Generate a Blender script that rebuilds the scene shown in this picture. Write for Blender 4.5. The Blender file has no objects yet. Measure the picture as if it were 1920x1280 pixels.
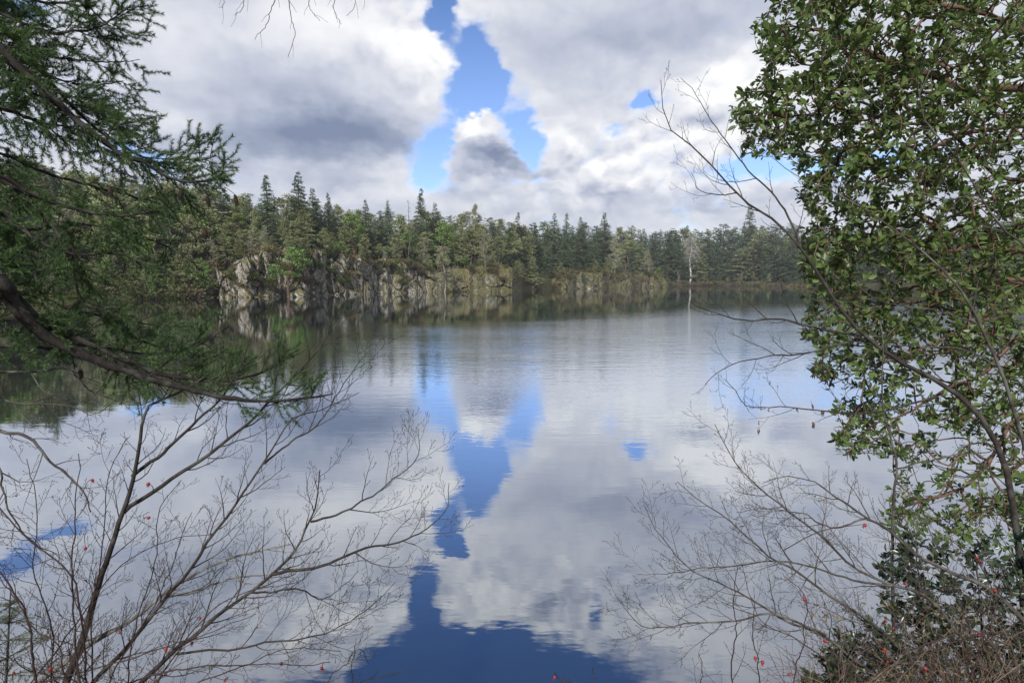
import bpy, math, random
import numpy as np
from mathutils import Vector, Matrix

# ------------------------------------------------------------------ camera
sc = bpy.context.scene
C = sc.collection
FPX = 1066.0
PITCH = math.radians(6.05)
EYE = np.array([0.0, 0.0, 3.5])
cam_d = bpy.data.cameras.new('camera'); cam = bpy.data.objects.new('camera', cam_d); C.objects.link(cam)
cam_d.sensor_width = 36.0; cam_d.lens = 36.0 * FPX / 1920.0
cam_d.clip_start = 0.05; cam_d.clip_end = 20000
cam.location = EYE; cam.rotation_euler = (math.pi / 2 - PITCH, 0, 0)
sc.camera = cam
sc.view_settings.view_transform = 'Standard'; sc.view_settings.look = 'None'
sc.view_settings.gamma = 1.0; sc.view_settings.exposure = 0.22
sc.view_settings.use_curve_mapping = False
sc.cycles.max_bounces = 6; sc.cycles.diffuse_bounces = 2; sc.cycles.glossy_bounces = 3
sc.cycles.transmission_bounces = 3; sc.cycles.caustics_reflective = False; sc.cycles.caustics_refractive = False

SUN = np.array([-0.20, -0.78, 0.60]); SUN = SUN / np.linalg.norm(SUN)   # direction towards the sun

def ray(px, py):
    x = (px - 960.0) / FPX; y = (640.0 - py) / FPX
    c, s = math.cos(PITCH), math.sin(PITCH)
    return np.array([x, c + y * s, -s + y * c])
def pix(px, py, Y):
    d = ray(px, py); return EYE + d * (Y / d[1])

# ------------------------------------------------------------------ sky
world = bpy.data.worlds.new('World'); sc.world = world; world.use_nodes = True
def build_world():
    nt = world.node_tree; nt.nodes.clear(); L = nt.links
    def N(t, **k):
        n = nt.nodes.new(t)
        for a, b in k.items(): setattr(n, a, b)
        return n
    def put(sock, v):
        if isinstance(v, bpy.types.NodeSocket): L.new(v, sock)
        else: sock.default_value = v
    def M(op, a, b=0.0, c=0.0, clamp=False):
        n = N('ShaderNodeMath', operation=op, use_clamp=clamp)
        put(n.inputs[0], a); put(n.inputs[1], b); put(n.inputs[2], c); return n.outputs[0]
    def V(op, a, b=None, scale=None):
        n = N('ShaderNodeVectorMath', operation=op); put(n.inputs[0], a)
        if b is not None: put(n.inputs[1], b)
        if scale is not None: put(n.inputs['Scale'], scale)
        return n.outputs['Value'] if op == 'DOT_PRODUCT' else n.outputs[0]
    def noise(vec, scale, detail, rough, dist=0.0):
        n = N('ShaderNodeTexNoise'); put(n.inputs['Vector'], vec)
        n.inputs['Scale'].default_value = scale; n.inputs['Detail'].default_value = detail
        n.inputs['Roughness'].default_value = rough; n.inputs['Distortion'].default_value = dist
        return n
    def sstep(x, a, b):
        n = N('ShaderNodeMapRange', interpolation_type='SMOOTHSTEP'); put(n.inputs[0], x)
        n.inputs[1].default_value = a; n.inputs[2].default_value = b; return n.outputs[0]
    tc = N('ShaderNodeTexCoord'); d = tc.outputs['Generated']
    flat = V('MULTIPLY', d, (1, 1, 1.5))
    w1 = noise(flat, 7.0, 3.0, 0.55)
    warp = V('SCALE', V('SUBTRACT', w1.outputs['Color'], (0.5, 0.5, 0.5)), scale=0.085)
    w2 = noise(flat, 34.0, 2.0, 0.6)
    warp2 = V('SCALE', V('SUBTRACT', w2.outputs['Color'], (0.5, 0.5, 0.5)), scale=0.034)
    dw = V('ADD', V('ADD', d, warp), warp2)
    def blobs(lst, start):
        acc = start
        for (kind, px, py, rx, ry, w) in lst:
            def dr(x, y):
                q = ray(x, y); q = q / np.linalg.norm(q)
                return q * np.array([1, 1, -1]) if kind == 'r' else q
            c = dr(px, py)
            a = np.linalg.norm(dr(px + rx, py) - dr(px - rx, py)) / 2
            b = np.linalg.norm(dr(px, py + ry) - dr(px, py - ry)) / 2
            r = np.cross(c, [0, 0, 1]); r /= np.linalg.norm(r); u = np.cross(r, c)
            p = V('DOT_PRODUCT', dw, tuple(r / a)); q = V('DOT_PRODUCT', dw, tuple(u / b))
            s = M('MULTIPLY_ADD', q, q, M('MULTIPLY', p, p))
            acc = M('MULTIPLY_ADD', M('POWER', 0.36788, s), w, acc)
        return acc
    sep = N('ShaderNodeSeparateXYZ'); L.new(d, sep.inputs[0]); z = sep.outputs[2]
    fb = noise(flat, 6.0, 5.0, 0.56).outputs[0]
    fb2 = noise(V('ADD', flat, tuple(SUN * np.array([0.03, 0.0, 0.05]))), 6.0, 5.0, 0.56).outputs[0]
    cov = M('ADD', M('MULTIPLY', sstep(z, 0.56, 0.70), -0.42), 0.50)
    dens = M('MULTIPLY_ADD', M('SUBTRACT', fb, 0.5), 1.0, cov)
    fray = noise(flat, 26.0, 4.0, 0.62).outputs[0]
    dens = M('MULTIPLY_ADD', M('SUBTRACT', fray, 0.5), 0.75, dens)
    holes = [('d', 846, 22, 24, 55, -1.15), ('d', 902, 120, 34, 60, -1.4), ('d', 885, 185, 64, 46, -1.3),
             ('d', 806, 268, 44, 56, -1.1), ('d', 987, 262, 36, 44, -1.15), ('d', 930, 190, 30, 40, -0.6),
             ('d', 888, 242, 36, 24, 1.5), ('d', 905, 300, 60, 24, 0.8),
             ('d', 1207, 184, 27, 24, -0.95), ('d', 1150, 238, 30, 12, -0.5),
             ('d', 808, 335, 50, 26, -0.5), ('d', 1405, 305, 70, 26, -0.9), ('d', 1620, 310, 190, 26, -0.7),
             ('d', 265, 295, 80, 20, -0.9), ('d', 15, 5, 60, 16, -0.8), ('d', 1000, 345, 40, 8, -0.3),
             ('r', 862, 1022, 30, 28, -1.1), ('r', 795, 1095, 30, 40, -1.2), ('r', 845, 1064, 60, 14, 0.45),
             ('r', 812, 1160, 34, 44, -1.1), ('r', 860, 1215, 120, 40, -1.2), ('r', 890, 1294, 270, 76, -1.7),
             ('r', 1112, 1150, 16, 30, -0.7), ('r', 20, 1062, 50, 30, -1.0), ('r', 1300, 1390, 420, 60, -0.5),
             ('r', 450, 1345, 200, 50, -0.5), ('r', 640, 1150, 130, 60, 0.35), ('r', 980, 1110, 110, 60, 0.4)]
    def puffs(vec):
        acc = 0.36
        for sc_, w_ in ((7.0, 1.0), (16.0, 0.5), (38.0, 0.24)):
            acc = M('MULTIPLY_ADD', M('ABSOLUTE', M('SUBTRACT', noise(vec, sc_, 0.0, 0.5).outputs[0], 0.5)), -w_ * 1.6, acc)
        return M('ADD', acc, 0.26)
    pv = V('ADD', V('MULTIPLY', d, (1, 1, 1.35)), V('SCALE', V('ADD', warp, warp2), scale=0.6))
    p1 = puffs(pv); p2 = puffs(V('ADD', pv, (0.006, -0.004, 0.026)))
    cumul = blobs([('d', 1220, 310, 330, 80, 0.55), ('d', 888, 240, 60, 45, 0.30), ('d', 800, 80, 110, 100, 0.35), ('d', 1350, 180, 150, 70, 0.35),
                   ('r', 1000, 1130, 240, 80, 0.5), ('r', 620, 1170, 200, 70, 0.5)], 0.08)
    dens = M('MULTIPLY_ADD', M('MULTIPLY', M('SUBTRACT', 0.36, p1), cumul), 1.3, dens)
    dens = blobs(holes, dens)
    mask = sstep(dens, -0.22, 0.42)
    tones = [('d', 830, 70, 70, 80, 0.38), ('d', 885, 232, 55, 26, 0.6), ('d', 1360, 175, 130, 60, 0.42),
             ('d', 1080, 265, 80, 36, 0.25), ('d', 1200, 300, 160, 34, 0.22), ('d', 725, 330, 60, 30, 0.22),
             ('d', 1200, 352, 220, 18, 0.20), ('d', 640, 50, 190, 70, 0.26), ('d', 330, 120, 90, 70, 0.10), ('d', 340, 235, 110, 30, 0.22),
             ('d', 655, 245, 150, 55, -0.36), ('d', 520, 262, 280, 58, -0.34), ('d', 925, 298, 76, 24, -0.42),
             ('d', 470, 150, 150, 50, -0.12), ('d', 1160, 80, 260, 60, -0.10), ('d', 1000, 372, 80, 12, -0.16),
             ('d', 1180, 368, 80, 12, -0.22), ('d', 1300, 395, 160, 12, -0.12), ('d', 600, 345, 140, 18, -0.1),
             ('r', 1200, 960, 250, 60, -0.12), ('r', 640, 1160, 80, 50, 0.20), ('r', 350, 1080, 160, 70, -0.22),
             ('r', 950, 1110, 110, 50, 0.10), ('r', 1250, 1180, 140, 50, 0.10)]
    tone = blobs(tones, 0.54)
    tone = M('MULTIPLY_ADD', M('SUBTRACT', fb, fb2), 0.5, tone)
    tone = M('MULTIPLY_ADD', M('SUBTRACT', fray, 0.5), 0.10, tone)
    lay = noise(V('MULTIPLY', d, (1, 1, 3.2)), 9.0, 3.0, 0.55).outputs[0]
    low = M('SUBTRACT', 1.0, sstep(z, 0.16, 0.40))
    tone = M('MULTIPLY_ADD', M('MULTIPLY', M('SUBTRACT', lay, 0.5), low), 0.5, tone)
    tone = M('MULTIPLY_ADD', M('MULTIPLY', M('SUBTRACT', p2, p1), cumul), 2.2, tone)
    tone = M('MULTIPLY_ADD', M('MULTIPLY', M('SUBTRACT', 0.36, p1), cumul), 0.5, tone)
    thin = M('POWER', 0.36788, M('MULTIPLY', M('MAXIMUM', dens, 0.0), 4.0))
    tone = M('MULTIPLY_ADD', thin, 0.34, tone)
    ramp = N('ShaderNodeValToRGB'); put(ramp.inputs[0], tone); cr = ramp.color_ramp
    cr.elements[0].position = 0.0; cr.elements[0].color = (0.19, 0.235, 0.35, 1)
    cr.elements[1].position = 1.0; cr.elements[1].color = (0.88, 0.885, 0.90, 1)
    for p, c in ((0.28, (0.32, 0.365, 0.48, 1)), (0.52, (0.51, 0.54, 0.635, 1)), (0.74, (0.70, 0.715, 0.765, 1))):
        e = cr.elements.new(p); e.color = c
    sky = N('ShaderNodeTexSky', sky_type='NISHITA'); sky.sun_disc = False
    sky.sun_elevation = math.asin(SUN[2]); sky.sun_rotation = math.atan2(SUN[0], SUN[1]) % (2 * math.pi)
    sky.air_density = 1.0; sky.dust_density = 0.3; sky.ozone_density = 2.2
    S = 0.10
    tint = N('ShaderNodeMix', data_type='RGBA'); put(tint.inputs[0], sstep(z, 0.28, 0.58)); put(tint.inputs[6], (1.14, 1.22, 1.52, 1)); put(tint.inputs[7], (0.50, 0.74, 1.12, 1))
    blue = V('MULTIPLY', sky.outputs[0], tint.outputs[2])
    cloud = V('SCALE', ramp.outputs[0], scale=1.0 / S)
    mx = N('ShaderNodeMix', data_type='RGBA'); put(mx.inputs[0], mask); put(mx.inputs[6], blue); put(mx.inputs[7], cloud)
    bg = N('ShaderNodeBackground'); L.new(mx.outputs[2], bg.inputs[0]); bg.inputs[1].default_value = S
    out = N('ShaderNodeOutputWorld'); L.new(bg.outputs[0], out.inputs[0])
build_world()
world.cycles.sampling_method = 'MANUAL'; world.cycles.sample_map_resolution = 512

sun_d = bpy.data.lights.new('sun', 'SUN'); sun = bpy.data.objects.new('sun', sun_d); C.objects.link(sun)
sun_d.energy = 5.0; sun_d.angle = math.radians(2.0); sun_d.color = (1.0, 0.95, 0.86)
sun.rotation_euler = Vector(SUN).to_track_quat('Z', 'Y').to_euler()

# ------------------------------------------------------------------ helpers
def h01(ix, iy, iz, seed):
    h = (ix.astype(np.int64) * 374761393 + iy.astype(np.int64) * 668265263 + iz.astype(np.int64) * 1440662683 + seed * 1274126177) & 0xffffffff
    h = ((h ^ (h >> 13)) * 1274126177) & 0xffffffff
    h = ((h ^ (h >> 15)) * 2246822519) & 0xffffffff
    return ((h ^ (h >> 16)) & 0xffffff) / float(0xffffff)
def vnoise(x, y, z=None, seed=0):
    x = np.asarray(x, float); y = np.asarray(y, float)
    z = np.zeros_like(x) if z is None else np.asarray(z, float)
    ix, iy, iz = np.floor(x), np.floor(y), np.floor(z)
    f = [x - ix, y - iy, z - iz]; f = [t * t * (3 - 2 * t) for t in f]
    r = 0
    for a in (0, 1):
        for b in (0, 1):
            for c in (0, 1):
                w = (f[0] if a else 1 - f[0]) * (f[1] if b else 1 - f[1]) * (f[2] if c else 1 - f[2])
                r = r + w * h01(ix + a, iy + b, iz + c, seed)
    return r * 2 - 1
def fbm(x, y, z=None, seed=0, octv=4, gain=0.5):
    r = 0; a = 1.0; k = 1.0
    for i in range(octv):
        r = r + a * vnoise(x * k, y * k, None if z is None else z * k, seed + i * 17); a *= gain; k *= 2.03
    return r
def worley(x, y, seed=0):
    ix, iy = np.floor(x), np.floor(y); best = np.full(x.shape, 1e9); second = best.copy(); cid = np.zeros_like(x); tx = np.zeros_like(x); ty = np.zeros_like(x)
    for a in (-1, 0, 1):
        for b in (-1, 0, 1):
            cx, cy = ix + a, iy + b; zz = np.zeros_like(cx)
            fx = cx + h01(cx, cy, zz, seed); fy = cy + h01(cx, cy, zz, seed + 1)
            dd = (x - fx) ** 2 + (y - fy) ** 2
            m = dd < best
            second = np.where(m, best, np.minimum(second, dd))
            cid = np.where(m, h01(cx, cy, zz, seed + 2), cid); tx = np.where(m, x - fx, tx); ty = np.where(m, y - fy, ty)
            best = np.where(m, dd, best)
    return cid, np.sqrt(best), np.sqrt(second), tx, ty
def sm(x, a, b):
    t = np.clip((np.asarray(x, float) - a) / (b - a), 0, 1); return t * t * (3 - 2 * t)
def nrm(v):
    v = np.asarray(v, float); return v / (np.linalg.norm(v, axis=-1, keepdims=True) + 1e-12)

def make_mesh(name, verts, quads=None, tris=None, mat=None, smooth=False, mats=None, midx=None):
    verts = np.ascontiguousarray(verts, dtype=np.float32).reshape(-1, 3)
    q = np.zeros((0, 4), np.int32) if quads is None or len(quads) == 0 else np.asarray(quads, np.int32).reshape(-1, 4)
    t = np.zeros((0, 3), np.int32) if tris is None or len(tris) == 0 else np.asarray(tris, np.int32).reshape(-1, 3)
    me = bpy.data.meshes.new(name)
    me.vertices.add(len(verts)); me.vertices.foreach_set('co', verts.ravel())
    nl = q.size + t.size; me.loops.add(nl)
    me.loops.foreach_set('vertex_index', np.concatenate([q.ravel(), t.ravel()]).astype(np.int32))
    npoly = len(q) + len(t); me.polygons.add(npoly)
    starts = np.concatenate([np.arange(len(q)) * 4, q.size + np.arange(len(t)) * 3]).astype(np.int32)
    me.polygons.foreach_set('loop_start', starts)
    for m in (mats or ([mat] if mat else [])): me.materials.append(m)
    if midx is not None: me.polygons.foreach_set('material_index', np.asarray(midx, np.int32))
    me.polygons.foreach_set('use_smooth', np.full(npoly, bool(smooth)))
    me.update(calc_edges=True); me.validate()
    return me
class MB:
    """collects pieces of one mesh"""
    def __init__(s): s.v = []; s.q = []; s.t = []; s.n = 0
    def add(s, v, q=None, t=None):
        v = np.asarray(v, float).reshape(-1, 3)
        if q is not None and len(q): s.q.append(np.asarray(q, np.int64).reshape(-1, 4) + s.n)
        if t is not None and len(t): s.t.append(np.asarray(t, np.int64).reshape(-1, 3) + s.n)
        s.v.append(v); s.n += len(v)
    def tube(s, P, R, k=5):
        P = np.asarray(P, float); n = len(P); R = np.broadcast_to(np.asarray(R, float), (n,))
        T = np.empty_like(P); T[1:-1] = P[2:] - P[:-2]; T[0] = P[1] - P[0]; T[-1] = P[-1] - P[-2]; T = nrm(T)
        ref = np.array([0.0, 0, 1]) if abs(T[:, 2]).mean() < 0.8 else np.array([1.0, 0, 0])
        A = nrm(np.cross(T, ref)); B = np.cross(T, A)
        an = np.arange(k) * 2 * math.pi / k
        ring = P[:, None, :] + R[:, None, None] * (np.cos(an)[None, :, None] * A[:, None, :] + np.sin(an)[None, :, None] * B[:, None, :])
        i = np.arange(n - 1)[:, None] * k; j = np.arange(k)[None, :]; j2 = (j + 1) % k
        q = np.stack([i + j, i + j2, i + k + j2, i + k + j], -1).reshape(-1, 4)
        cap = [[(n - 1) * k + a, (n - 1) * k + a + 1, (n - 1) * k + k - 1] for a in range(0, k - 2)]
        s.add(ring.reshape(-1, 3), q, cap)
    def diamonds(s, c, d, ln, wd, rng, up=None):
        """leaf-like quads: base, side, tip, side"""
        c = np.asarray(c, float).reshape(-1, 3); d = nrm(np.asarray(d, float).reshape(-1, 3)); n = len(c)
        if n == 0: return
        ln = np.broadcast_to(ln, (n,))[:, None]; wd = np.broadcast_to(wd, (n,))[:, None]
        rnd = rng.normal(size=(n, 3)) if up is None else np.asarray(up) + rng.normal(size=(n, 3)) * 0.5
        side = nrm(np.cross(d, rnd))
        v = np.stack([c, c + d * ln * 0.45 + side * wd, c + d * ln, c + d * ln * 0.45 - side * wd], 1).reshape(-1, 3)
        s.add(v, np.arange(n * 4).reshape(-1, 4))
    def needles(s, c, d, ln, wd, rng):
        c = np.asarray(c, float).reshape(-1, 3); d = nrm(np.asarray(d, float).reshape(-1, 3)); n = len(c)
        if n == 0: return
        side = nrm(np.cross(d, rng.normal(size=(n, 3))))
        ln = np.broadcast_to(ln, (n,))[:, None]
        v = np.stack([c + side * wd, c - side * wd, c + d * ln], 1).reshape(-1, 3)
        s.add(v, None, np.arange(n * 3).reshape(-1, 3))
    def mesh(s, name, mat, smooth=False):
        v = np.concatenate(s.v) if s.v else np.zeros((0, 3))
        return make_mesh(name, v, np.concatenate(s.q) if s.q else None, np.concatenate(s.t) if s.t else None, mat, smooth)
def link(name, me, parent=None, loc=None):
    o = bpy.data.objects.new(name, me); C.objects.link(o)
    if parent is not None: o.parent = parent
    if loc is not None: o.location = loc
    return o
def tag(o, label=None, cat=None, group=None, kind=None):
    if label: o['label'] = label
    if cat: o['category'] = cat
    if group: o['group'] = group
    if kind: o['kind'] = kind
    return o
def thing(name, loc, label, cat, group=None):
    return tag(link(name, None, None, tuple(loc)), label, cat, group)
def spline(P, n):
    P = np.asarray(P, float)
    if len(P) < 3:
        t = np.linspace(0, 1, n)[:, None]; return P[0] * (1 - t) + P[-1] * t
    Q = np.vstack([2 * P[0] - P[1], P, 2 * P[-1] - P[-2]])
    seg = np.linalg.norm(np.diff(P, axis=0), axis=1); cum = np.concatenate([[0], np.cumsum(seg)])
    out = []
    for s in np.linspace(0, cum[-1], n):
        i = min(np.searchsorted(cum, s, side='right') - 1, len(P) - 2); t = (s - cum[i]) / (seg[i] + 1e-12)
        a, b, c, d = Q[i], Q[i + 1], Q[i + 2], Q[i + 3]
        out.append(0.5 * ((2 * b) + (c - a) * t + (2 * a - 5 * b + 4 * c - d) * t * t + (3 * b - a - 3 * c + d) * t ** 3))
    return np.array(out)
def ppath(pts, Y0, Y1, n=24):
    """photo points with depth running Y0..Y1 -> smooth world path"""
    k = len(pts); return spline([pix(x, y, Y0 + (Y1 - Y0) * i / (k - 1)) for i, (x, y) in enumerate(pts)], n)

# ------------------------------------------------------------------ materials
def mat(name):
    m = bpy.data.materials.new(name); m.use_nodes = True; m.node_tree.nodes.clear(); return m
class NT:
    def __init__(s, m): s.t = m.node_tree
    def n(s, ty, ins=None, **k):
        x = s.t.nodes.new(ty)
        for a, b in k.items(): setattr(x, a, b)
        for a, b in (ins or {}).items():
            if isinstance(b, bpy.types.NodeSocket): s.t.links.new(b, x.inputs[a])
            else: x.inputs[a].default_value = b
        return x
    def mix(s, f, a, b, blend='MIX'):
        x = s.n('ShaderNodeMix', {0: f, 6: a, 7: b}, data_type='RGBA', blend_type=blend); return x.outputs[2]
    def math(s, op, a, b=0.0, clamp=False):
        return s.n('ShaderNodeMath', {0: a, 1: b}, operation=op, use_clamp=clamp).outputs[0]
    def rng(s, x, a, b, c=0.0, d=1.0):
        return s.n('ShaderNodeMapRange', {0: x, 1: a, 2: b, 3: c, 4: d}).outputs[0]
    def noise(s, vec, scale, detail=4.0, rough=0.55):
        return s.n('ShaderNodeTexNoise', {'Vector': vec, 'Scale': scale, 'Detail': detail, 'Roughness': rough})
    def out(s, surf): s.n('ShaderNodeOutputMaterial', {0: surf})
def foliage(name, c1, c2, c3, nscale=0.6, gloss=0.55, spec=0.2, trans=0.22, vary=0.5):
    m = mat(name); T = NT(m)
    geo = T.n('ShaderNodeNewGeometry'); oi = T.n('ShaderNodeObjectInfo')
    tc = T.n('ShaderNodeTexCoord')
    nz = T.noise(tc.outputs['Object'], nscale, 3.0).outputs[0]
    col = T.mix(T.rng(nz, 0.35, 0.65), c1 + (1,), c2 + (1,))
    col = T.mix(T.math('MULTIPLY', geo.outputs['Random Per Island'], 0.6), col, c3 + (1,))
    hv = T.n('ShaderNodeHueSaturation', {'Hue': T.rng(oi.outputs['Random'], 0, 1, 0.5 - 0.03 * vary, 0.5 + 0.03 * vary),
             'Saturation': 1.0, 'Value': T.rng(oi.outputs['Random'], 0, 1, 1 - 0.35 * vary, 1 + 0.35 * vary), 'Color': col})
    p = T.n('ShaderNodeBsdfPrincipled', {'Base Color': hv.outputs[0], 'Roughness': gloss, 'Specular IOR Level': spec})
    tr = T.n('ShaderNodeBsdfTranslucent', {0: hv.outputs[0]})
    mx = T.n('ShaderNodeMixShader', {0: trans, 1: p.outputs[0], 2: tr.outputs[0]})
    T.out(mx.outputs[0]); return m
def bark(name, c1, c2, scale=9.0, rough=0.85, bump=0.3, moss=None):
    m = mat(name); T = NT(m); tc = T.n('ShaderNodeTexCoord')
    mp = T.n('ShaderNodeMapping', {'Vector': tc.outputs['Object'], 'Scale': (1, 1, 0.6)})
    a = T.noise(mp.outputs[0], scale, 6.0, 0.65).outputs[0]
    col = T.mix(T.rng(a, 0.36, 0.64), c1 + (1,), c2 + (1,))
    if moss:
        b = T.noise(tc.outputs['Object'], scale * 0.35, 4.0).outputs[0]
        col = T.mix(T.rng(b, 0.5, 0.62), col, moss + (1,))
    bp = T.n('ShaderNodeBump', {'Strength': bump, 'Distance': 0.02, 'Height': a})
    p = T.n('ShaderNodeBsdfPrincipled', {'Base Color': col, 'Roughness': rough, 'Specular IOR Level': 0.2, 'Normal': bp.outputs[0]})
    T.out(p.outputs[0]); return m
MT = {}
MT['fir'] = foliage('fir_needles_far', (0.100, 0.142, 0.082), (0.140, 0.180, 0.096), (0.082, 0.124, 0.084), 0.25)
MT['pine'] = foliage('pine_needles_far', (0.24, 0.265, 0.125), (0.185, 0.225, 0.105), (0.30, 0.305, 0.165), 0.25)
MT['arbutus_far'] = foliage('arbutus_leaves_far', (0.16, 0.25, 0.07), (0.12, 0.20, 0.06), (0.23, 0.29, 0.10), 0.5)
MT['lichen_tree'] = foliage('lichen_twigs', (0.26, 0.26, 0.17), (0.20, 0.205, 0.13), (0.31, 0.30, 0.21), 0.5, trans=0.1)
MT['dead_twigs'] = foliage('dead_twigs', (0.24, 0.235, 0.23), (0.19, 0.185, 0.18), (0.28, 0.27, 0.265), 0.5, trans=0.05)
MT['brush'] = foliage('brown_brush', (0.11, 0.085, 0.055), (0.09, 0.095, 0.045), (0.14, 0.10, 0.07), 0.7, trans=0.1)
MT['fern'] = foliage('green_brush', (0.07, 0.10, 0.03), (0.10, 0.115, 0.035), (0.055, 0.085, 0.03), 0.7)
MT['ocher'] = foliage('dry_grass', (0.13, 0.11, 0.05), (0.10, 0.10, 0.04), (0.17, 0.135, 0.065), 0.7, trans=0.15)
MT['dead'] = bark('dead_wood', (0.50, 0.48, 0.46), (0.36, 0.35, 0.34), 2.0)
MT['bark_far'] = bark('grey_bark_far', (0.13, 0.11, 0.09), (0.075, 0.065, 0.055), 2.0)
MT['bark_pale'] = bark('pale_bark_far', (0.26, 0.24, 0.21), (0.16, 0.145, 0.125), 2.0)
MT['bark_red'] = bark('arbutus_bark', (0.125, 0.074, 0.050), (0.075, 0.046, 0.036), 5.0, 0.5, 0.1)
MT['fir_near'] = foliage('fir_needles_near', (0.062, 0.112, 0.040), (0.094, 0.150, 0.048), (0.050, 0.098, 0.046), 1.5, 0.45, 0.3, 0.4, 0)
MT['fir_bark'] = bark('fir_bark', (0.026, 0.022, 0.020), (0.013, 0.012, 0.011), 22.0, 0.9, 0.8, (0.048, 0.048, 0.042))
MT['cone'] = bark('fir_cone', (0.06, 0.04, 0.03), (0.03, 0.022, 0.018), 60.0)
MT['twig_dark'] = bark('dark_twigs', (0.034, 0.027, 0.024), (0.020, 0.017, 0.016), 25.0, 0.7, 0.2, (0.058, 0.054, 0.050))  # dark, grey, reddish and brown twig colours lowered to stand in for foreground shade
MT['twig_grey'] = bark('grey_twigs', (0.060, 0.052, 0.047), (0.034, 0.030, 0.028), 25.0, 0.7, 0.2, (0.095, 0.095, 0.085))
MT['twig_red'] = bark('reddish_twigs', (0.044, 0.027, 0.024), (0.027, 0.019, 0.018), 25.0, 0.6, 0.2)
MT['twig_pale'] = bark('lichen_bark', (0.18, 0.18, 0.165), (0.07, 0.06, 0.055), 20.0, 0.9, 0.5, (0.23, 0.24, 0.21))
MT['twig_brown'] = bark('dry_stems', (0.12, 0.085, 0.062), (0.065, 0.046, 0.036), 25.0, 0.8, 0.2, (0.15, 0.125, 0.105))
MT['madrone_leaf'] = foliage('madrone_leaves', (0.064, 0.114, 0.030), (0.095, 0.155, 0.038), (0.135, 0.182, 0.060), 1.3, 0.42, 0.42, 0.32, 0)
MT['holly'] = foliage('dark_leaves', (0.022, 0.042, 0.022), (0.038, 0.060, 0.028), (0.030, 0.046, 0.028), 2.0, 0.32, 0.5, 0.08, 0)
MT['hip'] = bark('rose_hip_skin', (0.27, 0.028, 0.026), (0.16, 0.024, 0.022), 40.0, 0.35, 0.05)
MT['catkin'] = bark('catkin', (0.10, 0.06, 0.04), (0.06, 0.035, 0.03), 90.0, 0.8, 0.5)

def rock_material(name, bias=0.0):
    m = mat(name); T = NT(m); tc = T.n('ShaderNodeTexCoord'); geo = T.n('ShaderNodeNewGeometry')
    P = tc.outputs['Object']
    st = T.n('ShaderNodeMapping', {'Vector': P, 'Scale': (1, 1, 0.45), 'Rotation': (0.0, 0.35, 0)}).outputs[0]
    a = T.noise(st, 0.35, 8.0, 0.65).outputs[0]
    b = T.noise(st, 1.6, 7.0, 0.7).outputs[0]
    col = T.mix(T.rng(a, 0.40, 0.60), (0.22, 0.21, 0.20, 1), (0.49, 0.47, 0.445, 1))
    col = T.mix(T.rng(b, 0.46, 0.66), col, (0.12, 0.105, 0.085, 1))
    c = T.noise(P, 0.55, 5.0, 0.6).outputs[0]
    col = T.mix(T.rng(c, 0.50, 0.64, 0, 0.8), col, (0.20, 0.165, 0.09, 1))
    nz = T.n('ShaderNodeSeparateXYZ', {0: geo.outputs['Normal']}).outputs[2]
    mo = T.noise(P, 0.45, 6.0, 0.65).outputs[0]
    mm = T.noise(P, 2.2, 5.0, 0.65).outputs[0]
    mossc = T.mix(T.rng(mo, 0.38, 0.62), (0.070, 0.082, 0.032, 1), (0.125, 0.112, 0.048, 1))
    mossc = T.mix(T.rng(mm, 0.45, 0.70), mossc, (0.10, 0.075, 0.045, 1))
    k = T.math('ADD', nz, T.math('MULTIPLY', T.math('SUBTRACT', mo, 0.5), 1.6))
    k = T.math('ADD', k, T.math('MULTIPLY', T.math('SUBTRACT', mm, 0.5), 0.9))
    f = T.rng(k, 0.12 - bias, 0.36 - bias)
    col = T.mix(f, col, mossc)
    h = T.math('ADD', b, T.math('MULTIPLY', mm, 0.6))
    bp = T.n('ShaderNodeBump', {'Strength': 0.8, 'Distance': 0.35, 'Height': h})
    p = T.n('ShaderNodeBsdfPrincipled', {'Base Color': col, 'Roughness': 0.9, 'Specular IOR Level': 0.15, 'Normal': bp.outputs[0]})
    T.out(p.outputs[0]); return m
MT['rock'] = rock_material('mossy_rock'); MT['moss'] = rock_material('moss_covered_rock', 0.36)
def soil_material(name, c1, c2, c3, s=0.2):
    m = mat(name); T = NT(m); P = T.n('ShaderNodeTexCoord').outputs['Object']
    a = T.noise(P, s, 7.0, 0.65).outputs[0]; b = T.noise(P, s * 9, 5.0, 0.7).outputs[0]
    col = T.mix(T.rng(a, 0.4, 0.6), c1 + (1,), c2 + (1,)); col = T.mix(T.rng(b, 0.45, 0.7), col, c3 + (1,))
    bp = T.n('ShaderNodeBump', {'Strength': 0.6, 'Distance': 0.2, 'Height': b})
    p = T.n('ShaderNodeBsdfPrincipled', {'Base Color': col, 'Roughness': 0.95, 'Specular IOR Level': 0.1, 'Normal': bp.outputs[0]})
    T.out(p.outputs[0]); return m
MT['soil'] = soil_material('forest_floor', (0.050, 0.055, 0.024), (0.070, 0.062, 0.030), (0.040, 0.036, 0.022))
MT['bank'] = soil_material('leaf_litter', (0.085, 0.06, 0.04), (0.05, 0.045, 0.025), (0.12, 0.085, 0.055), 2.0)

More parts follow.
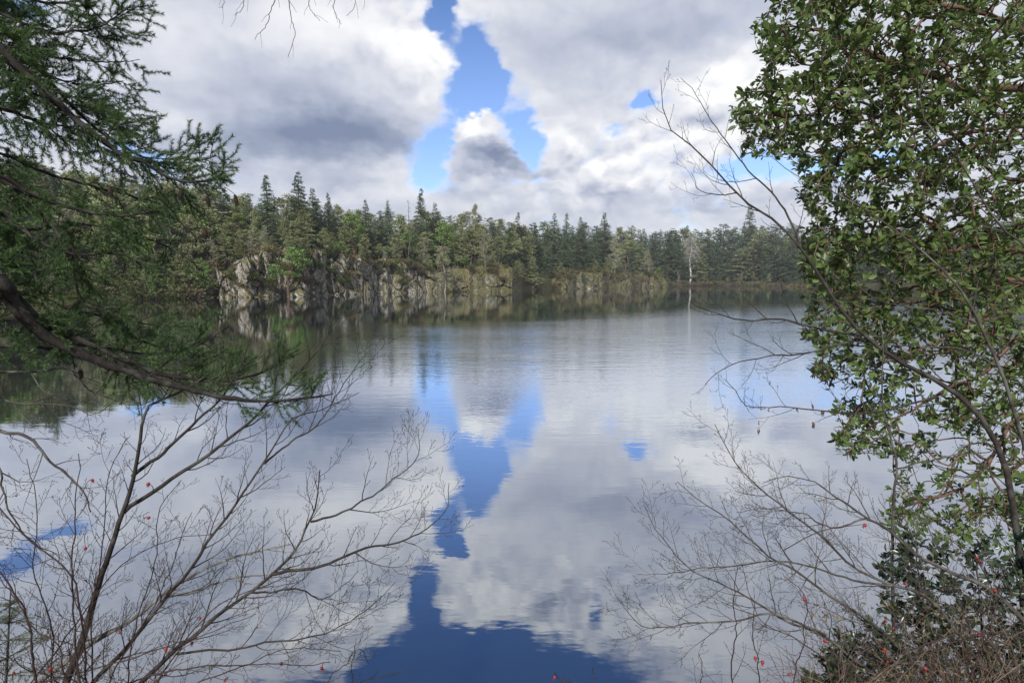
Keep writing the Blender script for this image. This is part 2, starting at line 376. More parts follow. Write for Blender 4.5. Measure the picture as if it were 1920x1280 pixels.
def water_material():
    m = mat('lake_water'); T = NT(m); P = T.n('ShaderNodeTexCoord').outputs['Object']
    sx = T.n('ShaderNodeSeparateXYZ', {0: P})
    big = T.noise(T.n('ShaderNodeMapping', {'Vector': P, 'Scale': (0.6, 1.0, 1)}).outputs[0], 0.035, 3.0).outputs[0]
    # a light breeze roughens the middle of the lake
    yy = T.math('ADD', sx.outputs[1], T.math('MULTIPLY', T.math('SUBTRACT', big, 0.5), 26.0))
    yy = T.math('ADD', yy, T.math('MULTIPLY', sx.outputs[0], -0.8))
    breeze = T.math('MULTIPLY', T.rng(sx.outputs[1], 11.0, 34.0), T.rng(yy, 58.0, 38.0))
    breeze = T.math('MULTIPLY', breeze, T.rng(T.math('ADD', sx.outputs[0], T.math('MULTIPLY', sx.outputs[1], 0.32)), -3.0, 7.0))
    pat = T.noise(T.n('ShaderNodeMapping', {'Vector': P, 'Scale': (0.35, 1.0, 1)}).outputs[0], 0.16, 4.0).outputs[0]
    breeze = T.math('MULTIPLY', breeze, T.rng(pat, 0.30, 0.62, 0.35, 1.0))
    w1 = T.noise(T.n('ShaderNodeMapping', {'Vector': P, 'Scale': (0.55, 1.5, 1), 'Rotation': (0, 0, 0.12)}).outputs[0], 1.5, 3.0, 0.55).outputs[0]
    w2 = T.noise(T.n('ShaderNodeMapping', {'Vector': P, 'Scale': (0.8, 1.5, 1), 'Rotation': (0, 0, -0.2)}).outputs[0], 6.5, 2.0, 0.5).outputs[0]
    hgt = T.math('ADD', T.math('MULTIPLY', w1, T.math('ADD', T.math('MULTIPLY', breeze, 0.028), 0.0018)),
                 T.math('MULTIPLY', w2, T.math('ADD', T.math('MULTIPLY', breeze, 0.014), 0.0003)))
    bp = T.n('ShaderNodeBump', {'Strength': 1.0, 'Distance': 1.0, 'Height': hgt})
    lw = T.n('ShaderNodeLayerWeight', {'Blend': 0.5, 'Normal': bp.outputs[0]})
    f = T.math('POWER', lw.outputs['Facing'], 1.4)
    f = T.math('ADD', T.math('MULTIPLY', f, 0.79), 0.19, True)
    gl = T.n('ShaderNodeBsdfGlossy', {'Color': (0.93, 0.96, 1.0, 1), 'Roughness': 0.015, 'Normal': bp.outputs[0]})
    df = T.n('ShaderNodeBsdfDiffuse', {'Color': (0.010, 0.016, 0.016, 1)})
    mx = T.n('ShaderNodeMixShader', {0: f, 1: df.outputs[0], 2: gl.outputs[0]})
    T.out(mx.outputs[0]); return m
MT['water'] = water_material()

# ------------------------------------------------------------------ setting: lake, far land, near bank
_px = [-1300, -600, 0, 250, 390, 480, 570, 650, 720, 800, 900, 960, 985, 1050, 1110, 1250, 1300, 1400, 1500, 1700, 1920, 2500, 3300]
_D = [28, 60, 98, 110, 120, 123, 129, 146, 162, 178, 190, 196, 219, 249, 266, 339, 425, 415, 345, 210, 115, 52, 26]
_hx = [-1300, 0, 250, 330, 385, 398, 430, 500, 560, 640, 700, 760, 805, 835, 880, 940, 965, 985, 1020, 1060, 1100, 1200, 1235, 1260, 1300, 1500, 3300]
_H = [3, 4, 3.5, 3, 4, 6.0, 8.3, 10.4, 10.2, 10.3, 9.6, 8.8, 7.4, 6.4, 8.2, 8.8, 7.2, 3.4, 4.6, 6.6, 7.6, 7.4, 5.2, 2.2, 1.4, 2, 2]
_rx = [-1300, 300, 385, 400, 700, 780, 830, 880, 950, 985, 1060, 1200, 1260, 3300]
_R = [9, 9, 6.5, 6.5, 6.5, 8, 12, 7, 6, 8, 8, 7, 8, 8]
def shoreD(px):
    px = np.asarray(px, float)
    return np.interp(px, _px, _D) * (1 + 0.010 * vnoise(px / 23.0, px * 0, None, 3) + 0.006 * vnoise(px / 8.0, px * 0, None, 5))
def frontH(px): return np.interp(px, _hx, _H)
def land_z(px, t):
    px = np.asarray(px, float); t = np.asarray(t, float)
    H = frontH(px); R = np.interp(px, _rx, _R)
    z = -1.2 + (H + 1.2) * sm(t, -1.0, R) ** 0.8
    z = z + np.maximum(t - R, 0) * np.interp(px, [300, 500, 900, 1300], [0.10, 0.04, 0.05, 0.03])
    z = z + sm(t, R, R + 160) * np.interp(px, [0, 500, 800, 1000, 1300, 1700], [10, 9, 12, 18, 22, 12])
    return z + 0.5 * vnoise(px / 30.0, t / 6.0, None, 9) * sm(t, R, R + 6)
def land_xy(px, t):
    Y = shoreD(px) + t; return (np.asarray(px, float) - 960) / FPX * Y, Y

def grid_mesh(name, X, Y, Z, m, smooth):
    n, k = X.shape
    i = np.arange(n - 1)[:, None] * k; j = np.arange(k - 1)[None, :]
    q = np.stack([i + j, i + k + j, i + k + j + 1, i + j + 1], -1).reshape(-1, 4)
    return make_mesh(name, np.stack([X, Y, Z], -1), q, None, m, smooth)

g = link('ground', make_mesh('ground', [(-2500, -2500, -3), (2500, -2500, -3), (2500, 2500, -3), (-2500, 2500, -3)], [(0, 1, 2, 3)], None, MT['soil'])); tag(g, kind='structure')
w = link('lake_water', make_mesh('lake_water', [(-700, -20, 0), (700, -20, 0), (700, 620, 0), (-700, 620, 0)], [(0, 1, 2, 3)], None, MT['water'])); tag(w, kind='structure')
cols = np.unique(np.concatenate([np.arange(-1300, 200, 20), np.arange(200, 1600, 4), np.arange(1600, 3301, 20)])).astype(float)
ts = np.concatenate([np.linspace(-3, 12, 22), np.geomspace(13.5, 700, 34)])
PX, TT = np.meshgrid(cols, ts, indexing='ij')
X, Y = land_xy(PX, TT); Z = land_z(PX, TT)
inrock = (sm(PX, 385, 400) * (1 - sm(PX, 965, 985)) + sm(PX, 1030, 1050) * (1 - sm(PX, 1235, 1255))) * (1 - sm(TT, 7, 11))
o = link('hillside', grid_mesh('hillside', X, Y + 3.2 * inrock, Z - 1.6 * inrock - 0.3, MT['soil'], True)); tag(o, kind='structure')

def cliff(name, p0, p1, label, cat, amp, seed, shear, tmax=12.0, step=1.0, m_='rock'):
    cols = np.arange(p0, p1 + 0.1, step); nt = 96
    X0, Y0 = land_xy(cols, 0 * cols); m = np.concatenate([[0], np.cumsum(np.hypot(np.diff(X0), np.diff(Y0)).clip(0, 0.6))])
    # walk the front profile by arc length
    tt = np.linspace(-1.0, tmax, 400)
    PX = np.empty((len(cols), nt)); TT = PX.copy(); ZZ = PX.copy(); MM = PX.copy()
    for i, c in enumerate(cols):
        z = land_z(np.full(400, c), tt); s = np.concatenate([[0], np.cumsum(np.hypot(np.diff(tt), np.diff(z)))])
        ss = np.linspace(0, s[-1], nt)
        TT[i] = np.interp(ss, s, tt); ZZ[i] = np.interp(ss, s, z); PX[i] = c; MM[i] = m[i]
    face = 1 - sm(TT, np.interp(PX, _rx, _R) * 0.8, np.interp(PX, _rx, _R) + 3)
    a = MM + shear * ZZ; 
    wx = a + 1.2 * vnoise(MM / 3, ZZ / 3, None, seed + 40); wz = ZZ + 1.0 * vnoise(MM / 3, ZZ / 3, None, seed + 41)
    c1, f1, g1, tx, ty = worley(wx / 6.5, wz / 5.0, seed)
    c2, f2, g2, tx2, ty2 = worley(wx / 2.7, wz / 1.9, seed + 5)
    c3, f3, g3, tx3, ty3 = worley(wx / 1.0, wz / 0.7, seed + 9)
    ext = amp * ((c1 - 0.5) * 2.6 + tx * (h01(np.floor(c1 * 999), 0 * c1, 0 * c1, 4) - 0.5) * 3.0 + (c2 - 0.5) * 0.9 + tx2 * (c2 - 0.45) * 1.2 + (c3 - 0.5) * 0.35)
    ext = ext - amp * 0.8 * np.exp(-((g1 - f1) / 0.07) ** 2) - amp * 0.22 * np.exp(-((g2 - f2) / 0.08) ** 2) + amp * (ty * (c1 + 0.1) * 3.0 + ty2 * (c2 + 0.1) * 1.0) - amp * 0.75 * np.exp(-(vnoise(a / 2.6, ZZ / 6.0, None, seed + 60) / 0.13) ** 2) - amp * 0.2 * np.exp(-(vnoise(a / 0.9, ZZ / 2.0, None, seed + 61) / 0.16) ** 2)
    ext = ext + amp * 0.8 * fbm(MM / 7.0, ZZ / 9.0, None, seed + 20, 4)
    edge = sm(PX, p0, p0 + 14) * (1 - sm(PX, p1 - 14, p1))
    dz = (0.9 * fbm(MM / 2.6, TT / 2.2, None, seed + 30, 4) + (c2 - 0.5) * 0.8) * sm(ZZ, 1.0, 5.0) * amp
    T2 = TT - ext * face * edge + (1 - edge) * 1.5
    Z2 = ZZ + dz * edge - (1 - edge) * 0.6
    X, Y = land_xy(PX, 0 * PX); Yd = Y + T2; X = (PX - 960) / FPX * Yd
    o = link(name, grid_mesh(name, X, Yd, Z2, MT[m_], False)); tag(o, label, cat); return o
cliff('rock_cliff', 376, 842, 'tall fissured grey rock cliff rising straight from the far shore', 'cliff', 1.0, 11, 0.32)
cliff('rock_knoll', 838, 990, 'rounded mossy rock knoll with ochre top beside the tall cliff', 'rock knoll', 0.6, 23, 0.2, m_='moss')
cliff('rock_outcrop', 1030, 1262, 'low grey rock outcrop with dark clefts and brown brush on top', 'rock outcrop', 0.9, 37, -0.25, m_='moss')
cliff('shore_ledge', 190, 384, 'low rocky ledge at the waterline behind the fir boughs', 'rock ledge', 0.5, 51, 0.2, m_='moss')

def bank_edge(X): return np.maximum(3.8, np.minimum(np.abs(X), 9.0) / 0.9 - 0.9)
def bank_z(X, Y):
    X = np.asarray(X, float); Y = np.asarray(Y, float)
    return -0.5 + 2.4 * sm(bank_edge(X) - Y, -0.6, 3.0) + 0.06 * fbm(X * 1.3, Y * 1.3, None, 71, 3)
gx = np.concatenate([np.linspace(-160, -13, 30), np.linspace(-12, 12, 121), np.linspace(13, 160, 30)])
gy = np.concatenate([np.linspace(-300, -6, 30), np.linspace(-5.5, 9, 90), np.linspace(10, 140, 40)])
GX, GY = np.meshgrid(gx, gy, indexing='ij'); GZ = bank_z(GX, GY)
GZ = np.where(GY > bank_edge(GX) + 1.2, -1.5, GZ)
o = link('near_bank', grid_mesh('near_bank', GX, GY, GZ, MT['bank'], True)); tag(o, kind='structure')

# ------------------------------------------------------------------ far trees (models)
def conifer(seed, H=20.0, lmax=3.4, z0=0.16, ragged=0.25, droop=0.25, dens=1.0, mat_='fir', bk='bark_far', blunt=0.95):
    rng = np.random.default_rng(seed); tr = MB(); cr = MB()
    zz = np.linspace(0, H, 10); bend = rng.normal(size=2) * 0.25
    P = np.stack([bend[0] * np.sin(zz / H * 3), bend[1] * np.sin(zz / H * 2.5), zz], 1)
    tr.tube(P, 0.30 * (1 - zz / H) ** 0.8 + 0.02, 6)
    z = z0 * H
    while z < H * 0.985:
        f = (z - z0 * H) / (H * (1 - z0)); prof = (1 - f) ** blunt * min(1.0, 0.6 + 2.6 * f)
        for b in range(rng.integers(4, 7)):
            if rng.random() < ragged * 0.5: continue
            ph = rng.random() * 2 * math.pi; Ln = lmax * prof * rng.uniform(1 - ragged, 1 + ragged * 0.7) + 0.12
            s = np.linspace(0, 1, 5); o3 = np.array([np.cos(ph), np.sin(ph), 0]); up = rng.uniform(-0.05, 0.30) + 0.35 * f
            c0 = np.array([np.interp(z, zz, P[:, 0]), np.interp(z, zz, P[:, 1]), z + rng.normal() * 0.12])
            B = c0 + o3 * (s * Ln)[:, None] + np.array([0, 0, 1]) * ((up * s - (droop + 0.2 * rng.random()) * s * s) * Ln)[:, None]
            if Ln > 1.0: tr.tube(B, 0.035 * (1 - s) + 0.008, 3)
            n = int((6 + Ln * 11) * dens); u = rng.random(n) ** 0.75
            c = np.stack([np.interp(u, s, B[:, k]) for k in range(3)], 1)
            lat = np.array([-o3[1], o3[0], 0]); sd = rng.choice([-1, 1], n) * rng.random(n)
            c = c + lat * (sd * (0.10 + 0.28 * (1 - u) * Ln * 0.6))[:, None] + np.array([0, 0, 1]) * (rng.normal(size=n) * 0.07)[:, None]
            dd = o3 * 0.8 + lat * (sd * 1.0)[:, None] + np.array([0, 0, 1.0]) * (rng.normal(size=n) * 0.35 - 0.15)[:, None]
            cr.diamonds(c, dd, rng.uniform(0.35, 0.85, n) * (1 - 0.45 * f), rng.uniform(0.09, 0.18, n) * (1 - 0.4 * f), rng, (0, 0, 1.0))
        z += rng.uniform(0.34, 0.62) * (1.15 - 0.5 * f)
    return tr.mesh('conifer_trunk', MT[bk]), cr.mesh('conifer_crown', MT[mat_])
def clumpy(seed, H=12.0, spread=3.2, z0=0.35, ncl=34, crad=0.9, per=70, leaf=(0.25, 0.5), lw=0.09, mat_='pine', bk='bark_far', lean=0.6, trunkr=0.2, flat=0.5):
    rng = np.random.default_rng(seed); tr = MB(); cr = MB()
    zz = np.linspace(0, H * 0.93, 9); b = rng.normal(size=2) * lean
    P = np.stack([b[0] * (zz / H) ** 1.5 + 0.2 * np.sin(zz * 0.9), b[1] * (zz / H) ** 1.5 + 0.2 * np.cos(zz * 0.7), zz], 1)
    tr.tube(P, trunkr * (1 - zz / H * 0.9), 6)
    for i in range(ncl):
        f = (i + rng.random()) / ncl; z = H * (z0 + (1 - z0) * f)
        rad = spread * (0.55 + 0.6 * math.sin(min(f * 1.25 + 0.15, 1.0) * math.pi)) * rng.uniform(0.35, 1.0) * (1.0 if f < 0.85 else 0.5)
        ph = rng.random() * 6.283; c = np.array([math.cos(ph) * rad, math.sin(ph) * rad, z])
        k = min(0.93, max(0.05, (z - 0.25 * rad) / H)); s0 = np.array([np.interp(k * H, zz, P[:, q]) for q in range(3)])
        c[:2] += s0[:2]
        mid = (s0 + c) / 2 + np.array([0, 0, -0.12 * rad]) + rng.normal(size=3) * 0.12
        B = spline([s0, mid, c], 6); tr.tube(B, np.linspace(0.06, 0.015, 6) * trunkr / 0.2, 3)
        n = int(per * rng.uniform(0.6, 1.3)); v = nrm(rng.normal(size=(n, 3))) * (rng.random(n) ** 0.5)[:, None] * crad * rng.uniform(0.7, 1.25)
        v[:, 2] *= flat
        cr.diamonds(c + v, v * np.array([1, 1, 1.6]) + rng.normal(size=(n, 3)) * 0.5 + np.array([0, 0, 0.25]), rng.uniform(leaf[0], leaf[1], n), lw * rng.uniform(0.7, 1.3, n), rng, (0, 0, 1.0))
    return tr.mesh('tree_trunk', MT[bk]), cr.mesh('tree_crown', MT[mat_])
def bare(seed, H=9.0, nb=60, spread=2.4, z0=0.2, mat_='lichen_tree', bk='bark_pale', fuzz=26, droop=0.0, trunkr=0.14, fw=0.03, topheavy=False):
    rng = np.random.default_rng(seed); tr = MB(); cr = MB()
    zz = np.linspace(0, H, 9); P = np.stack([0.25 * np.sin(zz * 0.6 + seed), 0.25 * np.cos(zz * 0.5 + seed) - 0.25, zz], 1)
    tr.tube(P, trunkr * (1 - zz / H) ** 0.8 + 0.015, 6)
    for i in range(nb):
        f = rng.random() ** (0.6 if topheavy else 1.0); z = H * (z0 + (0.98 - z0) * f); ph = rng.random() * 6.283
        Ln = spread * (1 - 0.75 * f if not topheavy else 0.5 + 0.6 * math.sin(f * 3.0)) * rng.uniform(0.5, 1.2); o3 = np.array([math.cos(ph), math.sin(ph), 0])
        s = np.linspace(0, 1, 6); c0 = np.array([np.interp(z, zz, P[:, k]) for k in range(3)])
        B = c0 + o3 * (s * Ln)[:, None] + np.array([0, 0, 1]) * ((rng.uniform(0.1, 0.6) * s - droop * 1.6 * s * s) * Ln)[:, None] + rng.normal(size=(6, 3)) * 0.05 * s[:, None]
        tr.tube(B, 0.03 * (1 - s) + 0.008, 3)
        n = fuzz; u = rng.random(n); c = np.stack([np.interp(u, s, B[:, k]) for k in range(3)], 1)
        dd = o3 * 0.6 + rng.normal(size=(n, 3)) * 0.7 + np.array([0, 0, -0.6 * droop + 0.1])
        cr.diamonds(c, dd, rng.uniform(0.25, 0.7, n), fw, rng)
    return tr.mesh('bare_trunk', MT[bk]), cr.mesh('bare_crown', MT[mat_])
def bushm(seed, R=1.2, H=1.3, n=420, leaf=(0.18, 0.4), lw=0.07, mat_='brush'):
    rng = np.random.default_rng(seed); st = MB(); cr = MB()
    for i in range(14):
        ph = rng.random() * 6.283; e = np.array([math.cos(ph) * R * rng.random(), math.sin(ph) * R * rng.random(), H * rng.uniform(0.5, 1)])
        st.tube(spline([np.zeros(3), e * 0.5 + np.array([0, 0, 0.15]), e], 5), np.linspace(0.03, 0.008, 5), 3)
    v = nrm(rng.normal(size=(n, 3))) * (rng.random(n) ** 0.4)[:, None]; lump = 1 + 0.35 * vnoise(v[:, 0] * 2, v[:, 1] * 2, v[:, 2] * 2, seed)
    v = v * lump[:, None] * np.array([R, R, H * 0.55]) + np.array([0, 0, H * 0.5]); v[:, 2] = np.maximum(v[:, 2], 0.03)
    cr.diamonds(v, (v - np.array([0, 0, H * 0.2])) + rng.normal(size=(n, 3)) * 0.5, rng.uniform(*leaf, n), lw, rng)
    return st.mesh('bush_stems', MT['bark_far']), cr.mesh('bush_crown', MT[mat_])
MODELS = {
    'fir': [(conifer(s, 20, l, z0, rg, dr), 20.0) for s, l, z0, rg, dr in ((1, 4.6, .06, .25, .22), (2, 3.9, .10, .4, .28), (3, 5.0, .05, .35, .2), (4, 3.6, .16, .55, .3), (5, 4.3, .08, .55, .25), (6, 4.0, .05, .4, .15), (7, 4.8, .1, .6, .2))],
    'dense': [(conifer(s, 20, 4.9, .03, .28, .28, 1.2, blunt=.9), 20.0) for s in (11, 12, 13)],
    'blunt': [(conifer(s, 20, l, .04, rg, .2, 1.15, blunt=bl), 20.0) for s, l, rg, bl in ((14, 4.4, .45, .5), (15, 4.8, .6, .6), (16, 4.0, .5, .42), (17, 4.6, .55, .55))],
    'olive': [(conifer(s, 14, 3.6, .10, .55, .10, 1.1, 'pine', blunt=b), 14.0) for s, b in ((21, .8), (22, .5), (23, .45), (24, .6))],
    'pine': [(clumpy(s, 12, sp, z0, nc, 0.85, 75), 12.0) for s, sp, z0, nc in ((31, 2.6, .35, 36), (32, 3.0, .45, 30), (33, 2.3, .3, 40))],
    'arbutus': [(clumpy(s, 10, 3.0, .4, 40, 0.8, 80, (0.18, 0.34), 0.11, 'arbutus_far', 'bark_red', 1.4, 0.2, 0.7), 10.0) for s in (41, 42)],
    'lichen': [(bare(s, 9, 70, 2.3, .12), 9.0) for s in (51, 52, 53)],
    'snag': [(bare(61, 18, 30, 1.6, .5, 'lichen_tree', 'bark_far', 5, 0.1, 0.16), 18.0)],
    'ghost': [(bare(71, 20, 110, 3.4, .45, 'dead_twigs', 'dead', 50, 0.8, 0.36, 0.035, True), 20.0)],
    'brush': [(bushm(s, 1.3, 1.5, 420, mat_='brush'), 1.5) for s in (81, 82)],
    'green_brush': [(bushm(s, 1.2, 1.5, 420, mat_='fern'), 1.5) for s in (83, 84)],
    'tussock': [(bushm(s, 0.9, 0.8, 300, (0.2, 0.45), 0.03, 'ocher'), 0.8) for s in (85, 86)],
}
PR = random.Random(5)
def tree(kind, px, t, top=None, H=None, label=None, cat='tree', group=None, name=None, wide=1.0, sink=0.35, var=None, zoff=0.0):
    (trm, crm), H0 = MODELS[kind][PR.randrange(len(MODELS[kind])) if var is None else var]
    x, y = land_xy(np.array([px], float), np.array([t], float)); z = float(land_z(np.array([px], float), np.array([t], float))[0]) + zoff
    if H is None: H = float(pix(px, top, float(y[0]))[2]) - z
    H = max(H, 0.4); s = (H + sink) / H0
    e = thing(name or {'brush': 'shrub', 'green_brush': 'shrub', 'tussock': 'shrub', 'pine': 'pine_tree', 'arbutus': 'arbutus_tree', 'lichen': 'bare_tree', 'snag': 'dead_tree', 'ghost': 'dead_tree'}.get(kind, 'fir_tree'),
              (float(x[0]), float(y[0]), z - sink), label, cat, group)
    k = s * wide * PR.uniform(0.9, 1.12); e.scale = (k, k, s); e.rotation_euler = (PR.uniform(-.02, .02), PR.uniform(-.02, .02), PR.random() * 6.283)
    shrub = kind in ('brush', 'green_brush', 'tussock')
    link('stems' if shrub else 'trunk', trm, e); link('foliage' if shrub else 'crown', crm, e)
    return e
sky_x = [-200, 0, 80, 130, 200, 300, 400, 470, 505, 530, 565, 600, 650, 690, 730, 765, 800, 830, 885, 940, 1000, 1060, 1130, 1200, 1260, 1310, 1360, 1400, 1440, 1500, 1700, 2000]
sky_y = [270, 285, 290, 312, 318, 330, 345, 368, 372, 372, 366, 368, 385, 388, 390, 400, 396, 396, 402, 408, 412, 412, 414, 420, 420, 420, 418, 414, 414, 418, 410, 400]
# landmark trees on the skyline
tree('dense', 508, 24, 327, label='broad pointed dark fir on the skyline, first of the tall pair', cat='fir', var=0, wide=1.05)
tree('dense', 566, 26, 320, label='tallest pointed fir on the skyline above the grey cliff', cat='fir', var=1)
tree('fir', 592, 30, 350, label='slim fir touching the shoulder of the tallest cliff-top fir', cat='fir', var=0)
tree('fir', 478, 28, 366, label='small pointed fir beside the broad skyline fir above the cliff', cat='fir', var=2)
tree('fir', 622, 30, 361, label='ragged fir with open top between cliff-top firs', cat='fir', var=3)
tree('fir', 690, 26, 372, label='bare-topped ragged fir above the middle of the cliff', cat='fir', var=4)
tree('fir', 732, 24, 373, label='narrow pointed fir standing free above the cliff end', cat='fir', var=1, wide=0.8)
tree('snag', 768, 22, 374, label='thin leafless snag with flat top beside the dark tall fir', cat='dead tree')
tree('dense', 797, 26, 353, label='dark blue-green fir with blunt crown standing above the forest', cat='fir', var=2, wide=0.85)
tree('fir', 820, 30, 378, label='short dark fir leaning on the blunt-crowned fir', cat='fir', var=0)
tree('pine', 890, 40, 384, label='flat-topped pine poking above the forest behind the knoll', cat='pine', var=1, wide=0.5)
tree('fir', 974, 34, 397, label='spreading fir top alone on the skyline behind the knoll', cat='fir', var=2)
for px, top, l in ((1040, 397, 'pointed fir crown above the low outcrop, first of three'), (1062, 399, 'fir crown above the low outcrop, middle of three'), (1130, 398, 'broad double-topped fir behind the low outcrop'), (1086, 404, 'tilted fir crown above the low outcrop, third of three')):
    tree('fir', px, 40, top, label=l, cat='fir')
tree('dense', 1398, 70, 384, label='tallest fir on the far skyline behind the bare branches', cat='fir', var=0)
tree('ghost', 1291, 4, 442, label='pale leafless dead tree with white trunk on the far shore', cat='dead tree', sink=0.2)
tree('snag', 1307, 4, 475, label='thin bare trunk beside the white dead tree', cat='dead tree', wide=0.7)
tree('fir', 82, 30, 268, label='dark spired fir on the far bank behind the upper fir bough', cat='fir', var=1)
tree('snag', 352, 14, 385, label='bare grey trunk on the far bank below the fir bough tip', cat='dead tree', wide=0.6)
tree('arbutus', 541, -1.6, 466, label='bright green leafy tree with orange trunk clinging to the cliff', cat='arbutus', var=0, wide=1.5, zoff=1.9)
tree('arbutus', 612, 7, 452, label='small red-stemmed tree on the cliff brow', cat='arbutus', var=1, wide=0.8)
tree('lichen', 832, -0.3, 462, label='pale lichen-covered tree at the waterline between cliff and knoll', cat='bare tree', var=0, zoff=0.9, wide=1.35)
tree('lichen', 800, 14, 443, label='grey lichen-hung tree on the grassy slope behind the cliff', cat='bare tree', var=1)
tree('lichen', 908, 9, 432, label='tall grey lichen tree on the mossy knoll', cat='bare tree', var=2)
tree('olive', 1000, 2.5, 478, label='small pale green conifer at the waterline beside the knoll', cat='conifer', var=0, sink=0.2)
tree('lichen', 1148, 9, 438, label='leafless greyish tree behind the low outcrop', cat='bare tree', var=1)
tree('lichen', 1212, 7, 468, label='grey lichen tree at the end of the low outcrop', cat='bare tree', var=2)
tree('pine', 1141, 4, 492, label='rounded green bushy pine growing on the low outcrop', cat='pine', var=0, wide=1.1)
tree('lichen', 1088, 1.2, 510, label='thin white bare sapling at the waterline of the outcrop', cat='bare tree', var=0, wide=0.5, zoff=-2.0)
ZONES = [(-260, 60, 'at the photo edge behind the fir boughs'), (60, 230, 'on the bank behind the thick fir bough'), (230, 385, 'on the bank behind the bough tips'), (385, 480, 'above the outer end of the tall cliff'), (480, 560, 'above the tall cliff left of its green tree'),
         (560, 640, 'above the middle of the tall cliff'), (640, 720, 'above the inner half of the tall cliff'), (720, 800, 'above the inner end of the tall cliff'), (800, 870, 'behind the grassy slope beside the cliff'), (870, 985, 'behind the mossy knoll'),
         (985, 1060, 'between the knoll and the low outcrop'), (1060, 1160, 'behind the first half of the low outcrop'), (1160, 1262, 'behind the second half of the low outcrop'), (1262, 1330, 'around the white dead tree'), (1330, 1420, 'just right of the white dead tree'), (1420, 1520, 'behind the leaning bare stems'), (1520, 2100, 'behind the broad-leaved tree')]
def zone(px):
    for a, b, z in ZONES:
        if a <= px < b: return z
ROWS = ['on the skyline', 'under the skyline', 'in mid wood', 'low in the wood']
def lab(kind, px, row):
    n = {'fir': 'dark green fir', 'dense': 'bushy dark fir', 'blunt': 'round-topped dark fir', 'olive': 'olive conifer', 'pine': 'yellow-green pine', 'lichen': 'grey bare tree', 'arbutus': 'bright broad-leaved tree'}[kind]
    return f'{n} {ROWS[row]} {zone(px)}', f'{n}s {ROWS[row]} {zone(px)}'
CATS = {'fir': 'fir', 'dense': 'fir', 'blunt': 'fir', 'olive': 'conifer', 'pine': 'pine', 'lichen': 'bare tree', 'arbutus': 'arbutus'}
def fill(px, t, top, kind, row):
    l, gname = lab(kind, px, row); tree(kind, px, t, top, label=l, cat=CATS[kind], group=gname, wide=PR.uniform(1.1, 1.55))
# back rows make the skyline, front rows step down to the shore
for row, (t, dy, spacing) in enumerate(((46, 4, 21), (34, 16, 24), (24, 34, 25), (15, 58, 27))):
    px = -180.0
    while px < 2040:
        step = spacing * PR.uniform(0.7, 1.3) * (1.0 if px < 1560 else 2.2) * (1.3 if px < 300 else 1.0)
        px += step
        base = np.interp(px, sky_x, sky_y)
        cl = 380 < px < 800
        tt = t * PR.uniform(0.85, 1.2) * (1.5 if px > 1000 else 1.0) - (5 if px < 385 else 0)
        top = base + dy * PR.uniform(0.5, 1.25) * (1.0 if px > 300 else 1.4) + PR.uniform(-4, 12)
        r = PR.random()
        if px > 985: kind = 'fir' if r < .16 else 'blunt' if r < .66 else 'dense' if r < .72 else 'olive' if r < .90 else 'pine'
        elif row <= 1: kind = 'fir' if r < .07 else 'blunt' if r < .38 else 'dense' if r < .42 else 'olive' if r < .75 else 'pine'
        else: kind = 'pine' if r < .45 else 'olive' if r < .75 else 'fir' if r < .87 else 'lichen' if r < .94 else 'arbutus'
        if row == 3 and 800 < px < 990: top += 12
        fill(px, tt, top, kind, row)
# the closed mass of forest behind the trees one can tell apart
def far_forest():
    b = MB(); rng = np.random.default_rng(404); px = -150.0
    protos = []
    for (trm, crm), H0 in MODELS['blunt'] + MODELS['dense'][:1]:
        co = np.empty(len(crm.vertices) * 3, np.float32); crm.vertices.foreach_get('co', co); co = co.reshape(-1, 4, 3); protos.append(co / H0)
    while px < 2000:
        px += rng.uniform(7, 13)
        top = np.interp(px, sky_x, sky_y) + rng.uniform(6, 22); t = rng.uniform(58, 85)
        x, y = land_xy(np.array([px]), np.array([t])); z = float(land_z(np.array([px]), np.array([t]))[0]); H = float(pix(px, top, float(y[0]))[2]) - z
        co = protos[rng.integers(len(protos))]; co = co[rng.random(len(co)) < 0.11]; a = rng.random() * 6.283; ca, sa = math.cos(a), math.sin(a); k = H * rng.uniform(1.0, 1.3)
        c0 = co.mean(1, keepdims=True); v = c0 + (co - c0) * 2.55
        v = np.stack([(v[..., 0] * ca - v[..., 1] * sa) * k + x[0], (v[..., 0] * sa + v[..., 1] * ca) * k + y[0], v[..., 2] * H + z], -1).reshape(-1, 3)
        b.add(v, np.arange(len(v)).reshape(-1, 4))
    tag(link('distant_forest', b.mesh('distant_forest', MT['fir'])), 'dark closed mass of forest behind the shoreline trees', 'forest', kind='stuff')
far_forest()
# low trees right behind the brow
for px in list(range(-40, 300, 22)) + list(range(300, 1240, 22)) + list(range(1270, 1620, 24)):
    p = px + PR.uniform(-9, 9); r = PR.random()
    R0 = float(np.interp(p, _rx, _R)); hh = PR.uniform(4, 8) if p < 385 else PR.uniform(3, 7) if p < 1262 else PR.uniform(4, 10)
    kind = ('pine' if r < .4 else 'olive' if r < .65 else 'lichen' if r < .85 else 'arbutus') if p < 985 else ('pine' if r < .25 else 'olive' if r < .45 else 'dense' if r < .8 else 'lichen' if r < .9 else 'arbutus')
    n = {'pine': 'young pine', 'olive': 'young olive conifer', 'lichen': 'small bare tree', 'arbutus': 'small leafy tree', 'dense': 'young bushy fir'}[kind]
    tree(kind, p, R0 + (PR.uniform(-2.5, 5) if p > 385 else PR.uniform(-6, 2)), H=hh, label=f'{n} fronting the wood {zone(p)}', cat=CATS[kind], group=f'{n}s at the front, {zone(p)}', wide=1.15)
